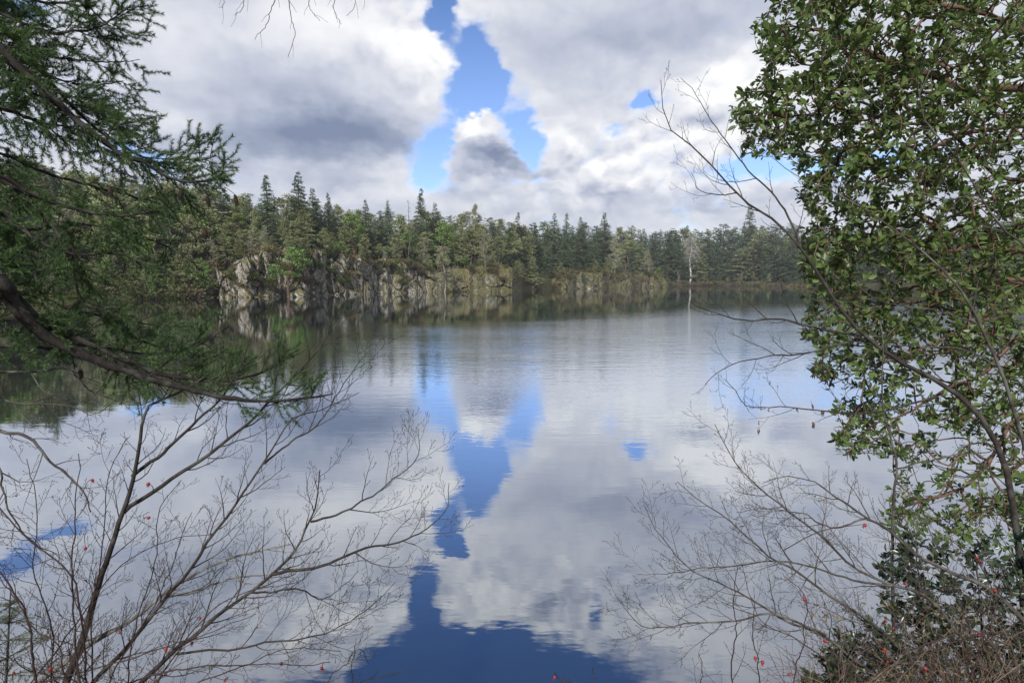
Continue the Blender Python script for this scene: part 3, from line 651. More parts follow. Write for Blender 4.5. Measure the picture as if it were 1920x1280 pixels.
# shrubs
def shrub(kind, px, t, H, where, zoff=0.0, wide=1.3):
    a, b = {'c': (392, 800), 'k': (805, 985), 'o': (990, 1262), 's': (1262, 1580), 'b': (150, 392)}[where]; k = int((px - a) / (b - a) * 3.999)
    lo = t < 0.6 * float(np.interp(px, _rx, _R))
    where = ('low ' if lo else 'high ') + {'c': ['on the outer end', 'left of the green tree', 'right of the green tree', 'on the inner end'], 'k': ['on the grassy slope', 'behind the pale waterline tree', 'on the front', 'on the far end'], 'o': ['beside the small conifer', 'on the near end', 'around the bushy pine', 'on the far end'],
        's': ['around the white dead tree', 'just right of the white dead tree', 'behind the leaning stems', 'beside the broad leaves'], 'b': ['behind the thick bough', 'behind the lower needles', 'behind the bough tips', 'next to the cliff']}[where][k] + {'c': ' of the tall cliff', 'k': ' of the mossy knoll' if k > 1 else ' by the mossy knoll', 'o': ' of the low outcrop' if k in (1, 3) else ' by the low outcrop', 's': ' on the far shore', 'b': ' on the far bank'}[where]
    n = {'brush': 'brown leafless shrub', 'green_brush': 'dull green shrub', 'tussock': 'ochre grass tussock'}[kind]
    tree(kind, px, t, H=H, label=f'{n} {where}', cat='tussock' if kind == 'tussock' else 'shrub', group=f'{n}s {where}', wide=wide, sink=0.15, zoff=zoff, name='grass_tussock' if kind == 'tussock' else 'shrub')
for i in range(110):
    px = PR.uniform(392, 800); R0 = float(np.interp(px, _rx, _R))
    shrub(PR.choice(['brush', 'green_brush', 'green_brush', 'tussock']), px, R0 * PR.uniform(0.18, 1.3), PR.uniform(0.6, 1.7), 'c')
for i in range(26):
    px = PR.uniform(805, 985); R0 = float(np.interp(px, _rx, _R))
    shrub(PR.choice(['brush', 'green_brush', 'tussock', 'tussock']), px, R0 * PR.uniform(0.3, 1.4), PR.uniform(0.6, 1.6), 'k')
for i in range(44):
    px = PR.uniform(990, 1262); R0 = float(np.interp(px, _rx, _R))
    shrub(PR.choice(['brush', 'brush', 'green_brush', 'tussock']), px, R0 * PR.uniform(0.15, 1.4), PR.uniform(0.9, 2.3), 'o')
for i in range(44):
    px = PR.uniform(1262, 1580)
    shrub(PR.choice(['brush', 'brush', 'green_brush', 'tussock']), px, PR.uniform(0.3, 7), PR.uniform(1.0, 3.0), 's', wide=1.6)
for i in range(64):
    px = PR.uniform(151, 391)
    shrub(PR.choice(['brush', 'green_brush', 'green_brush', 'green_brush']), px, PR.uniform(-0.2, 7), PR.uniform(0.9, 2.6), 'b', wide=1.5)
# boulders at the waterline
def boulder(px, t, r, label, seed):
    rng = np.random.default_rng(seed); u = np.linspace(0, math.pi, 9)[1:-1]; v = np.arange(12) * 2 * math.pi / 12
    U, V_ = np.meshgrid(u, v, indexing='ij'); D = np.stack([np.sin(U) * np.cos(V_), np.sin(U) * np.sin(V_), np.cos(U)], -1)
    k = 1 + 0.35 * vnoise(D[..., 0] * 2 + seed, D[..., 1] * 2, D[..., 2] * 2, seed); Vt = (D * k[..., None] * np.array([r, r, r * 0.95])).reshape(-1, 3)
    n, m = U.shape; q = [[i * m + j, (i + 1) * m + j, (i + 1) * m + (j + 1) % m, i * m + (j + 1) % m] for i in range(n - 1) for j in range(m)]
    top = len(Vt); Vt = np.vstack([Vt, [0, 0, r * 1.05], [0, 0, -r]]); tr = [[top, j, (j + 1) % m] for j in range(m)] + [[top + 1, (n - 1) * m + (j + 1) % m, (n - 1) * m + j] for j in range(m)]
    me = make_mesh('boulder', Vt, q, tr, MT['rock'], False)
    x, y = land_xy(np.array([px], float), np.array([t], float)); o = link('boulder', me, None, (float(x[0]), float(y[0]), r * 0.35)); tag(o, label, 'boulder')
boulder(564, -1.4, 1.3, 'pale block of rock standing in the water below the cliff', 3)
boulder(432, -0.9, 0.7, 'small grey boulder at the foot of the cliff near its outer end', 4)
boulder(893, -0.8, 0.9, 'pale boulder at the foot of the mossy knoll', 6)
boulder(1103, -0.8, 1.4, 'dark wedge of rock in the cleft of the low outcrop', 7)
boulder(690, -0.8, 0.8, 'light boulder at the waterline under the cliff end', 8)

# ------------------------------------------------------------------ near woody plants
def tangents(P):
    T = np.empty_like(P); T[1:-1] = P[2:] - P[:-2]; T[0] = P[1] - P[0]; T[-1] = P[-1] - P[-2]; return nrm(T)
def twigs(mb, P, R, rng, level, maxlevel, spacing, length, rise=0.10, t0=0.22, tips=None, planar=0.6, minr=0.0011, ang=(0.5, 1.0)):
    """side shoots along a stem, each with shoots of its own"""
    T = tangents(P); seg = np.linalg.norm(np.diff(P, axis=0), axis=1); cum = np.concatenate([[0], np.cumsum(seg)]); tot = cum[-1]
    s = tot * t0 + rng.random() * spacing; side = rng.choice([-1, 1])
    while s < tot * 0.985:
        c = np.array([np.interp(s, cum, P[:, k]) for k in range(3)]); t = nrm(np.array([np.interp(s, cum, T[:, k]) for k in range(3)])); r = float(np.interp(s, cum, R))
        view = nrm(c - EYE); a = np.cross(view, t) * side; a = nrm(a * planar + rng.normal(size=3) * (1 - planar) * 0.8); a = nrm(a - t * np.dot(a, t))
        th = rng.uniform(*ang); d = t * math.cos(th) + a * math.sin(th)
        Ln = length * rng.uniform(0.35, 1.15) * (1.0 - 0.45 * s / tot); n = 7; step = Ln / (n - 1)
        pts = [c]
        for i in range(n - 1):
            d = nrm(d + rng.normal(size=3) * 0.13 + np.array([0, 0, rise]) + t * 0.05); pts.append(pts[-1] + d * step)
        pts = np.array(pts); r0 = max(minr, min(r * 0.62, 0.0022 + Ln * 0.006)); RR = np.linspace(r0, minr * 0.75, n)
        mb.tube(pts, RR, 4 if r0 > 0.003 else 3)
        if tips is not None: tips.append((pts[-1], d))
        if level < maxlevel: twigs(mb, pts, RR, rng, level + 1, maxlevel, spacing * 0.62, Ln * 0.5, rise, 0.2, tips, planar, minr, ang)
        side = -side; s += spacing * rng.uniform(0.5, 1.5)
def buds(mb, tips, rng, ln=0.008, r=0.0022):
    for p, d in tips:
        s = np.array([0, 0.4, 1.0]); mb.tube(p + d * (s * ln)[:, None], np.array([r * 0.5, r, 0.0004]), 3)
def root_path(P, drop=True):
    """carry a stem from the first photo point down to the bank"""
    p = P[0]; y = min(p[1] * 0.93, float(bank_edge(p[0])) - 0.25); x = p[0] * 0.97; z = float(bank_z(x, y)) - 0.05
    return np.array([x, y, z])
SCN_TIPS = {}
def woody(name, label, cat, stems, material, seed, twig=(0.13, 0.42), maxlevel=2, rise=0.10, root=True, bud=True, group=None, minr=0.0011, planar=0.6, ang=(0.5, 1.0)):
    """stems: (points, Y0, Y1, r0, r1[, from-ground])"""
    rng = np.random.default_rng(seed); paths = []
    for st in stems:
        P = ppath(st[0], st[1], st[2], 28)
        if root and (len(st) < 6 or st[5]):
            q = root_path(P); mid = (q * 0.5 + P[0] * 0.5) + np.array([0, 0, 0.02]); P = np.vstack([spline([q, mid, P[0]], 6)[:-1], P])
        jit = np.cumsum(rng.normal(size=P.shape) * 0.0042, axis=0); P = P + jit - jit[-1] * np.linspace(0, 1, len(P))[:, None]
        paths.append((P, np.linspace(st[3], st[4], len(P))))
    base = paths[0][0][0].copy(); e = thing(name, base, label, cat, group); nodes = []
    for P, R in paths:
        b = MB(); b.tube(P - base, R, 7); so = link('stem', b.mesh('stem', material, True), e)
        tm = MB(); tips = []
        twigs(tm, P, R, rng, 1, maxlevel, twig[0], twig[1], rise, 0.22, tips, planar, minr, ang)
        if bud: buds(tm, tips, rng)
        if tm.n:
            tm.v = [v - base for v in tm.v]; t_ = link('twigs', tm.mesh('twigs', material), so); t_['kind'] = 'stuff'
        nodes.append(P); nodes.extend(p[None] for p, d in tips)
    return e, base, np.vstack(nodes), rng
def hips(e, base, nodes, pts, Y, rng, mate):
    """rose hips on short stalks"""
    u = np.linspace(0, math.pi, 8); prof = np.stack([np.sin(u) * 0.0075 * (1 + 0.1 * np.cos(u)), -np.cos(u) * 0.0085], 1)
    me = bpy.data.meshes.get('rose_hip')
    if me is None:
        b = MB(); b.tube(np.stack([0 * u, 0 * u, prof[:, 1]], 1), np.maximum(prof[:, 0], 0.0006), 10)
        for k in range(5):
            a = k * 1.2566; b.tube(np.array([[0, 0, -0.008], [math.cos(a) * 0.004, math.sin(a) * 0.004, -0.013], [math.cos(a) * 0.007, math.sin(a) * 0.007, -0.017]]), np.array([0.0014, 0.001, 0.0003]), 3)
        me = b.mesh('rose_hip', MT['hip'], True)
    for (x, y) in pts:
        p = pix(x, y, Y + rng.uniform(-0.15, 0.15)); n = nodes[np.argmin(np.linalg.norm(nodes - p, axis=1))]
        # keep the hip near its stem
        v = p - n; L = np.linalg.norm(v)
        h = link('rose_hip', me, e, tuple(p - base)); k = rng.uniform(0.85, 1.35); h.scale = (k, k, k); h.rotation_euler = (rng.uniform(-.7, .7), rng.uniform(-.7, .7), rng.random() * 6)
        b = MB(); mid = (p + n) / 2 + np.array([0, 0, 0.15 * L]) + rng.normal(size=3) * 0.05 * L; Pq = spline([n, mid, p + np.array([0, 0, 0.006])], 9) - p
        b.tube(Pq / k, np.linspace(0.0022, 0.0012, 9), 4)
        so = link('stalk', b.mesh('stalk', mate), e, tuple(p - base)); so.scale = (k, k, k)

# --- left: fir with long boughs
def fir():
    rng = np.random.default_rng(77); base = np.array([-5.6, 3.6, float(bank_z(-5.6, 3.6)) - 0.1])
    e = thing('fir_tree', base, 'large fir at the water edge with dark drooping boughs and cones', 'fir')
    tb = MB(); zz = np.linspace(0, 15, 16); TP = np.stack([0.06 * np.sin(zz), 0.05 * np.cos(zz * 0.8), zz], 1); tb.tube(TP, 0.27 * (1 - zz / 17) + 0.01, 12); link('trunk', tb.mesh('trunk', MT['fir_bark'], True), e)
    LIMBS = [  # photo points, depths, radii, density, spray length, hang
        ([(-120, 10), (0, 85), (100, 185), (190, 268), (260, 305), (330, 338), (385, 340), (418, 325)], 3.3, 3.7, .026, .005, 1.0, .42, -0.02),
        ([(-120, -60), (0, 48), (60, 110), (150, 215), (230, 275), (300, 305), (370, 300), (405, 292)], 3.5, 4.0, .016, .003, .9, .40, 0.05),
        ([(-120, -20), (0, 30), (90, 68), (170, 60), (215, 35), (245, 10)], 3.4, 3.7, .014, .003, 1.0, .34, 0.05),
        ([(-120, 60), (0, 95), (80, 110), (170, 118), (215, 122), (262, 112)], 3.6, 3.9, .012, .002, .55, .26, 0.0),
        ([(-120, 110), (0, 150), (70, 175), (150, 195), (200, 200), (240, 205)], 3.5, 3.8, .012, .002, .9, .30, -0.05),
        ([(-120, 170), (0, 200), (50, 220), (110, 250), (140, 300)], 3.3, 3.5, .012, .002, .8, .26, -0.1),
        ([(-120, 330), (0, 335), (60, 370), (130, 400), (220, 412), (300, 402), (345, 425), (370, 455)], 3.2, 3.6, .014, .003, .5, .32, -0.25),
        ([(-120, 290), (0, 335), (60, 385), (110, 440), (140, 490), (160, 560), (230, 600), (300, 610)], 3.3, 3.5, .013, .003, .5, .34, -0.2),
        ([(-120, 350), (0, 400), (70, 450), (150, 480), (230, 480), (290, 500)], 3.4, 3.4, .012, .003, .5, .32, -0.2),
        ([(-120, 480), (0, 528), (30, 570), (80, 622), (150, 655), (220, 685), (300, 715), (400, 742), (480, 752), (560, 748), (625, 738)], 2.9, 3.6, .037, .004, .35, .34, 0.06),
        ([(-120, 500), (10, 545), (60, 590), (120, 630), (180, 650), (260, 682), (330, 702), (420, 712), (500, 690), (545, 665)], 3.0, 3.7, .024, .003, .6, .40, 0.10),
        ([(-120, 560), (0, 598), (80, 610), (160, 640), (220, 655), (300, 662), (380, 640), (430, 612)], 3.2, 3.8, .012, .003, .45, .36, 0.05),
        ([(-120, 620), (0, 652), (60, 655), (120, 660), (180, 668), (250, 690), (320, 720)], 3.1, 3.4, .010, .003, .35, .24, 0.0),
        ([(-120, 420), (0, 470), (60, 530), (110, 570), (190, 590), (260, 640), (350, 665), (420, 650)], 3.4, 3.8, .011, .003, .5, .34, -0.05),
        ([(-120, -120), (0, -30), (80, 5), (160, 10), (200, 45), (240, 70)], 3.6, 3.9, .012, .003, 1.0, .36, 0.0),
        ([(-120, 40), (0, 75), (60, 120), (120, 150), (180, 160), (232, 152)], 3.7, 4.0, .011, .003, 1.0, .36, 0.0),
        ([(-120, 150), (0, 205), (80, 235), (150, 240), (195, 245), (235, 242)], 3.6, 4.0, .010, .003, 1.0, .30, -0.05),
        ([(-120, 380), (0, 430), (80, 440), (160, 430), (250, 445), (330, 470), (370, 500)], 3.4, 3.7, .010, .003, .5, .30, -0.25),
        ([(-120, 250), (0, 285), (60, 315), (130, 335), (200, 352), (270, 372), (320, 390)], 3.6, 3.9, .011, .003, .5, .34, -0.15),
    ]
    bark_b, nodes = MT['fir_bark'], []
    for (pts, Y0, Y1, r0, r1, dens, slen, hang) in LIMBS:
        P = ppath(pts, Y0, Y1, 40); z = P[0][2] + 0.15; t0 = np.array([base[0] + 0.15, base[1], z])
        P = np.vstack([spline([t0, (t0 + P[0]) / 2 + np.array([0, 0, 0.05]), P[0]], 6)[:-1], P]); R = np.linspace(r0 * 1.25, r1, len(P))
        wob = np.cumsum(rng.normal(size=P.shape) * 0.004, axis=0); P = P + wob - wob[-1] * np.linspace(0, 1, len(P))[:, None]
        b = MB(); b.tube(P - base, R * (1 + 0.12 * rng.normal(size=len(P))), 8); lo = link('limb', b.mesh('limb', bark_b, True), e); nodes.append(P)
        wood = MB(); nd = MB(); T = tangents(P)
        cum = np.concatenate([[0], np.cumsum(np.linalg.norm(np.diff(P, axis=0), axis=1))]); s = cum[-1] * 0.34; side = 1
        def needle_run(Q, dens_):
            L = np.linalg.norm(Q[-1] - Q[0]); n = int(L / 0.0011 * dens_)
            if n < 3: return
            u = rng.random(n) * (len(Q) - 1); i = np.minimum(u.astype(int), len(Q) - 2); f = (u - i)[:, None]
            c = Q[i] * (1 - f) + Q[i + 1] * f; t = nrm(Q[i + 1] - Q[i]); rd = rng.normal(size=(n, 3)); rd = nrm(rd - t * np.sum(rd * t, 1, keepdims=True))
            nd.needles(c - base, t * 0.75 + rd, rng.uniform(0.020, 0.033, n), 0.0019, rng)
        while s < cum[-1]:
            c = np.array([np.interp(s, cum, P[:, k]) for k in range(3)]); t = nrm(np.array([np.interp(s, cum, T[:, k]) for k in range(3)])); f = s / cum[-1]
            view = nrm(c - EYE); a = nrm(np.cross(view, t) * side + rng.normal(size=3) * 0.55); d = nrm(t * 0.75 + a * 0.75)
            Ln = slen * rng.uniform(0.45, 1.15) * (1.15 - 0.6 * f); n = 8; Q = [c]
            for i in range(n - 1): d = nrm(d + rng.normal(size=3) * 0.10 + np.array([0, 0, hang * 0.9 + 0.02])); Q.append(Q[-1] + d * Ln / (n - 1))
            Q = np.array(Q); wood.tube(Q - base, np.linspace(max(0.0028, 0.006 * Ln / 0.4), 0.0012, n), 4)
            if rng.random() < 0.06 + 0.94 * dens:
                needle_run(Q[3:], 0.8); qc = np.linspace(0, 1, n); sp = 0.036; u = 0.15; sd = 1
                while u < 1.0:
                    cc = np.array([np.interp(u, qc, Q[:, k]) for k in range(3)]); tq = nrm(Q[min(int(u * (n - 1)) + 1, n - 1)] - Q[int(u * (n - 1)) if u < 1 else n - 2])
                    aa = nrm(np.cross(view, tq) * sd + rng.normal(size=3) * 0.5); dd = nrm(tq * 0.8 + aa * 0.62 + np.array([0, 0, hang * 0.6]))
                    l2 = rng.uniform(0.07, 0.19) * (1.2 - 0.5 * u); W = np.array([cc, cc + dd * l2 * 0.5 + rng.normal(size=3) * 0.004, cc + nrm(dd + tq * 0.25) * l2])
                    wood.tube(W - base, np.array([0.0017, 0.0013, 0.0008]), 3); needle_run(W, 1.0); sd = -sd; u += sp / Ln * rng.uniform(0.6, 1.4)
            side = -side; s += rng.uniform(0.032, 0.075)
        tw = link('twigs', wood.mesh('twigs', bark_b), lo); tw['kind'] = 'stuff'
        ne = link('needles', nd.mesh('needles', MT['fir_near']), lo); ne['kind'] = 'stuff'
    nodes = np.vstack(nodes)
    # hanging cones with lapped scales
    cb = MB(); u = np.linspace(0, 1, 9); cb.tube(np.stack([0 * u, 0 * u, -u * 0.07], 1), 0.011 * np.sin(u * math.pi * 0.92 + 0.15), 8)
    for k in range(60):
        f = (k + 1) / 62; a = k * 2.4; r = 0.012 * math.sin(f * math.pi * 0.92 + 0.15); c0 = np.array([math.cos(a) * r * .6, math.sin(a) * r * .6, -f * 0.068]); d = np.array([math.cos(a), math.sin(a), -0.9]); d /= np.linalg.norm(d); sv = np.array([-math.sin(a), math.cos(a), 0])
        cb.add(np.array([c0, c0 + d * .006 + sv * .0045, c0 + d * .013, c0 + d * .006 - sv * .0045]), [[0, 1, 2, 3]])
    cm = cb.mesh('cone', MT['cone'])
    for x, y in ((374, 437), (323, 360), (415, 368), (156, 700), (219, 362), (366, 372)):
        p = pix(x, y - 12, 3.5); n = nodes[np.argmin(np.linalg.norm(nodes - p, axis=1))]; n = n if np.linalg.norm(n - p) < 0.4 else p
        p = np.array([p[0], n[1], p[2]]); o = link('cone', cm, e, tuple(p - base)); o.scale = (1.1, 1.1, 1.0); o.rotation_euler = (rng.uniform(-.2, .2), rng.uniform(-.2, .2), rng.random() * 6)
        sb = MB(); sb.tube(spline([n, (n + p) / 2 + np.array([0, 0, .01]), p], 5) - p, 0.0018, 4); link('cone_stalk', sb.mesh('cone_stalk', bark_b), e, tuple(p - base))
fir()

# --- left: leafless shrubs
A = [([(120, 1290), (148, 1210), (197, 1067), (233, 959), (253, 870), (269, 780), (276, 762), (340, 733), (395, 700)], 3.2, 3.5, .026, .004),
     ([(233, 959), (242, 950), (313, 896), (385, 847), (461, 784), (491, 756), (570, 677), (617, 618), (650, 570)], 3.35, 3.7, .014, .0022, False),
     ([(250, 895), (313, 847), (376, 784), (416, 740), (467, 637), (447, 594)], 3.4, 3.5, .012, .002, False),
     ([(165, 1290), (251, 1197), (322, 1111), (381, 1035), (448, 941), (497, 865), (546, 788), (600, 770), (673, 736)], 3.1, 3.6, .016, .002),
     ([(497, 865), (540, 830), (600, 790), (640, 730), (690, 660)], 3.45, 3.7, .007, .0016, False)]
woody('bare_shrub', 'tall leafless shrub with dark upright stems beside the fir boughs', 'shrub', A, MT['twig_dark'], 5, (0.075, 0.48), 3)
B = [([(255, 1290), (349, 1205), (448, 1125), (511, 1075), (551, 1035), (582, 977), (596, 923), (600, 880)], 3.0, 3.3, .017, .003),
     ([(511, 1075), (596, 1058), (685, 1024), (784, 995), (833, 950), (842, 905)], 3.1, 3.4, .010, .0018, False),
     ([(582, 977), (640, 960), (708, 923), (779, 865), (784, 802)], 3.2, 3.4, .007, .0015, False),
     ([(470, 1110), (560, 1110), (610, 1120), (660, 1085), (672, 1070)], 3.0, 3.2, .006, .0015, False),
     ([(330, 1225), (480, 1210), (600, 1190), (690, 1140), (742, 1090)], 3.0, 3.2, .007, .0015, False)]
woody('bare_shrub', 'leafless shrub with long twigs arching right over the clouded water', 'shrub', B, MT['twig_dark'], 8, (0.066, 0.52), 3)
woody('lichen_shrub', 'stout pale lichen-crusted branch low among the dark bare stems', 'shrub',
      [([(60, 1290), (175, 1206), (242, 1165), (313, 1111), (390, 1067), (488, 1035), (545, 1020)], 3.3, 3.6, .020, .004),
       ([(313, 1111), (360, 1112), (420, 1085), (500, 1075), (560, 1060)], 3.4, 3.6, .009, .002, False)], MT['twig_pale'], 12, (0.09, 0.42), 3)
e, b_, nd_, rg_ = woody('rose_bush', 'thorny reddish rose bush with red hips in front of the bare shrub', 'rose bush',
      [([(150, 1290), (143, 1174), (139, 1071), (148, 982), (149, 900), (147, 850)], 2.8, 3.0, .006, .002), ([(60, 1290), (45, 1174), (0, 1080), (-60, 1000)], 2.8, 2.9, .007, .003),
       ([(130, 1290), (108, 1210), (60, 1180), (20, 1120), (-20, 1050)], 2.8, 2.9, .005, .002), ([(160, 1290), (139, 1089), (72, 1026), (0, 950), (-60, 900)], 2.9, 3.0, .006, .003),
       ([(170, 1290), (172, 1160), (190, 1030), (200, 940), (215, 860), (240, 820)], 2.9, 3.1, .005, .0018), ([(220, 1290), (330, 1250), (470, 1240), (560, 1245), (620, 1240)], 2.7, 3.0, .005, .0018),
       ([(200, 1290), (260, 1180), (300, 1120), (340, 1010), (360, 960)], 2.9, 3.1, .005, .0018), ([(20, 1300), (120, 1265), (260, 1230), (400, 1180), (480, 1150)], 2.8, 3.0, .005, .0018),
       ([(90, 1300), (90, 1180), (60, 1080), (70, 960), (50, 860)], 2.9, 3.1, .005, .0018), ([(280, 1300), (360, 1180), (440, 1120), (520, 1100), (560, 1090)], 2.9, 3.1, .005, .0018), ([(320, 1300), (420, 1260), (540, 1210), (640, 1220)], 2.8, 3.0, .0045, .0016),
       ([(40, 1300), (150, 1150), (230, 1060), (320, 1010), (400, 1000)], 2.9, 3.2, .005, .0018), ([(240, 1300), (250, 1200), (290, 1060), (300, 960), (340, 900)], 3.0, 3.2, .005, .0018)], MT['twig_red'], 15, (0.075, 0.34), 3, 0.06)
hips(e, b_, nd_, [(279, 970), (278, 907), (173, 900), (160, 1027), (94, 1254), (26, 1260), (375, 1158), (224, 1185), (360, 1205), (422, 1274), (527, 1243), (603, 1252), (311, 1216)], 2.95, rg_, MT['twig_red'])
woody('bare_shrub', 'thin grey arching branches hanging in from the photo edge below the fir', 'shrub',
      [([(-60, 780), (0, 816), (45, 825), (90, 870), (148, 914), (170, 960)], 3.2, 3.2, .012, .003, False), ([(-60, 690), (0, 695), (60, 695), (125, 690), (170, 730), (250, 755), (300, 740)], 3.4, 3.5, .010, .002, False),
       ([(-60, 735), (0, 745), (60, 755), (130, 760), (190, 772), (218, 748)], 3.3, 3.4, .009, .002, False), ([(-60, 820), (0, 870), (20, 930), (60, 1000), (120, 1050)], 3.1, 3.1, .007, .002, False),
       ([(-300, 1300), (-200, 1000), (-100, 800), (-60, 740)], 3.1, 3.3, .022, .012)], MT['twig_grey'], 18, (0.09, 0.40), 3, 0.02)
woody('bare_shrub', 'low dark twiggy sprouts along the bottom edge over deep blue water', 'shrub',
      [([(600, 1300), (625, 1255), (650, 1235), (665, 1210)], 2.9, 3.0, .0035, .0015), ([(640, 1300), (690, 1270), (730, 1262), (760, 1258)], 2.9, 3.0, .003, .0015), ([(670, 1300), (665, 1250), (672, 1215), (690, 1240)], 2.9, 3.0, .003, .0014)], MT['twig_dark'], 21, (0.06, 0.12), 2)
e, b_, nd_, rg_ = woody('rose_bush', 'single rose sprig with one red hip at the middle of the bottom edge', 'rose bush', [([(1075, 1300), (1068, 1280), (1055, 1274), (1046, 1270)], 2.8, 2.8, .003, .0016), ([(1108, 1300), (1110, 1275), (1112, 1250)], 2.8, 2.8, .003, .0014)], MT['twig_red'], 22, (0.08, 0.05), 1)
hips(e, b_, nd_, [(1040, 1269)], 2.8, rg_, MT['twig_red'])

# young fir in the corner
def sapling():
    rng = np.random.default_rng(31); root = root_path(np.array([pix(-10, 1290, 3.6)])); e = thing('fir_sapling', root, 'small bright green young fir in the corner behind bare stems', 'fir')
    top = pix(20, 1105, 3.9); P = spline([root, (root + top) / 2 + np.array([0.03, 0, 0]), top], 14); b = MB(); b.tube(P - root, np.linspace(0.018, 0.003, 14), 6); link('trunk', b.mesh('trunk', MT['fir_bark'], True), e)
    nd = MB(); wd = MB()
    for k in range(64):
        f = rng.uniform(0.15, 1); c = P[int(f * 13)]; a = rng.random() * 6.283; d = np.array([math.cos(a), math.sin(a), rng.uniform(-.1, .35)]); L = (1.05 - f) * 0.55 + 0.08
        Q = np.array([c + d * L * s + np.array([0, 0, -0.12 * L * s * s]) for s in np.linspace(0, 1, 5)]); wd.tube(Q - root, np.linspace(.004, .001, 5), 3)
        runs = [Q] + [np.array([Q[i], Q[i] + nrm(d + np.cross(d, [0, 0, 1]) * sd * 0.9) * L * 0.4]) for i in (1, 2, 3) for sd in (-1, 1)]
        for W in runs:
            n = int(np.linalg.norm(W[-1] - W[0]) / 0.0022); u = rng.random(n) * (len(W) - 1); i = np.minimum(u.astype(int), len(W) - 2); ff = (u - i)[:, None]; cc = W[i] * (1 - ff) + W[i + 1] * ff; t = nrm(W[i + 1] - W[i])
            nd.needles(cc - root, t * 0.7 + nrm(rng.normal(size=(n, 3))), rng.uniform(.014, .024, n), 0.0011, rng)
    link('twigs', wd.mesh('twigs', MT['fir_bark']), e)['kind'] = 'stuff'; link('needles', nd.mesh('needles', MT['fern']), e)['kind'] = 'stuff'
sapling()

# overhead bare twigs at the top edge, on a limb of a tree standing behind the viewer
alder, ab_, _n, _r = woody('alder_tree', 'bare drooping alder twigs hanging from above into the clouds', 'alder',
      [([(300, -230), (420, -90), (520, -60), (640, -70), (760, -60)], 3.0, 3.0, .014, .004, False), ([(480, -75), (470, -20), (455, 20), (440, 30)], 3.0, 3.0, .003, .001, False), ([(520, -62), (512, 0), (505, 45), (478, 75)], 3.0, 3.0, .003, .001, False),
       ([(545, -62), (540, 0), (545, 45), (550, 70), (540, 108)], 3.0, 3.0, .003, .001, False), ([(600, -66), (585, -20), (582, 10), (600, 40)], 3.0, 3.0, .003, .001, False), ([(640, -70), (628, -10), (630, 20), (640, 46)], 3.0, 3.0, .0026, .001, False),
       ([(690, -66), (672, -20), (665, 10), (650, 30)], 3.0, 3.0, .0026, .001, False), ([(440, -95), (425, -30), (418, 5), (410, 15)], 3.0, 3.0, .0026, .001, False)],
      MT['twig_grey'], 26, (0.085, 0.14), 1, -0.12, True, False, None, 0.0009, 0.8, (0.35, 0.75))
_b = MB(); _P = spline([(-1.9, -1.3, float(bank_z(-1.9, -1.3)) - 0.1), (-1.85, -1.25, 3.4), (-1.95, -0.9, 5.4), (-2.0, 0.8, 6.4), tuple(ab_ + np.array([-0.25, -0.6, 0.25])), tuple(ab_)], 30)
_b.tube(_P - ab_, np.linspace(0.085, 0.014, 30), 8); link('trunk', _b.mesh('trunk', MT['twig_grey'], True), alder)

# --- right: leafless saplings and shrubs
e, b_, nd_, rg_ = woody('bare_sapling', 'brown leafless sapling whose long stem leans far out across the sky', 'sapling',
      [([(1915, 1300), (1905, 1053), (1887, 945), (1870, 862), (1840, 794), (1789, 739), (1730, 699), (1672, 670), (1614, 628), (1585, 597), (1559, 557), (1530, 509), (1497, 460), (1460, 420), (1430, 397), (1381, 364), (1351, 326), (1306, 281), (1269, 251), (1246, 225), (1239, 150)], 3.6, 4.4, .030, .0022),
       ([(1614, 628), (1559, 619), (1504, 604), (1464, 593), (1410, 599), (1348, 586), (1300, 564), (1267, 531)], 4.0, 4.1, .010, .002, False),
       ([(1614, 630), (1585, 644), (1519, 661), (1439, 668), (1377, 681), (1344, 699), (1322, 721)], 4.0, 4.0, .008, .002, False),
       ([(1767, 735), (1694, 761), (1585, 772), (1482, 761), (1402, 759), (1377, 728), (1358, 710)], 3.9, 3.8, .008, .002, False),
       ([(1497, 460), (1479, 412), (1445, 364), (1396, 319), (1362, 270), (1332, 225), (1302, 172), (1276, 146)], 4.2, 4.4, .008, .0016, False),
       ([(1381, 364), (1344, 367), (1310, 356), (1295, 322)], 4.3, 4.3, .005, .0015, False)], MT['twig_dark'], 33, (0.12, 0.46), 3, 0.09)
rc = np.random.default_rng(3); cb = MB(); u = np.linspace(0, 1, 7); cb.tube(np.stack([0.004 * np.sin(u * 3), 0 * u, -u * 0.042], 1), 0.0032 * np.sin(u * 2.6 + 0.35) + 0.0006, 6); cmesh = cb.mesh('catkin', MT['catkin'], True)
for i in range(22):
    p = pix(rc.uniform(1415, 1570), rc.uniform(735, 900), 3.85); n = nd_[np.argmin(np.linalg.norm(nd_ - p, axis=1))]
    q = n
    for j in range(rc.integers(1, 3)):
        o = link('catkin', cmesh, e, tuple(q + rc.normal(size=3) * 0.004 - b_)); o.rotation_euler = (rc.uniform(-.25, .25), rc.uniform(-.25, .25), rc.random() * 6); o.scale = (0.8, 0.8, rc.uniform(0.5, 0.9))
woody('bare_sapling', 'pale grey leafless sapling curving up through the broad leaves', 'sapling',
      [([(1990, 1300), (1945, 960), (1920, 838), (1876, 692), (1840, 608), (1818, 568), (1781, 520), (1745, 487), (1694, 447), (1625, 397), (1557, 356), (1494, 330), (1441, 289)], 3.6, 4.3, .022, .002),
       ([(1840, 608), (1780, 590), (1700, 575), (1640, 560), (1600, 530)], 3.9, 4.0, .006, .0018, False), ([(1876, 692), (1800, 660), (1720, 655), (1640, 640), (1560, 560)], 3.8, 4.0, .006, .0018, False)], MT['twig_grey'], 35, (0.15, 0.42), 3, 0.08)
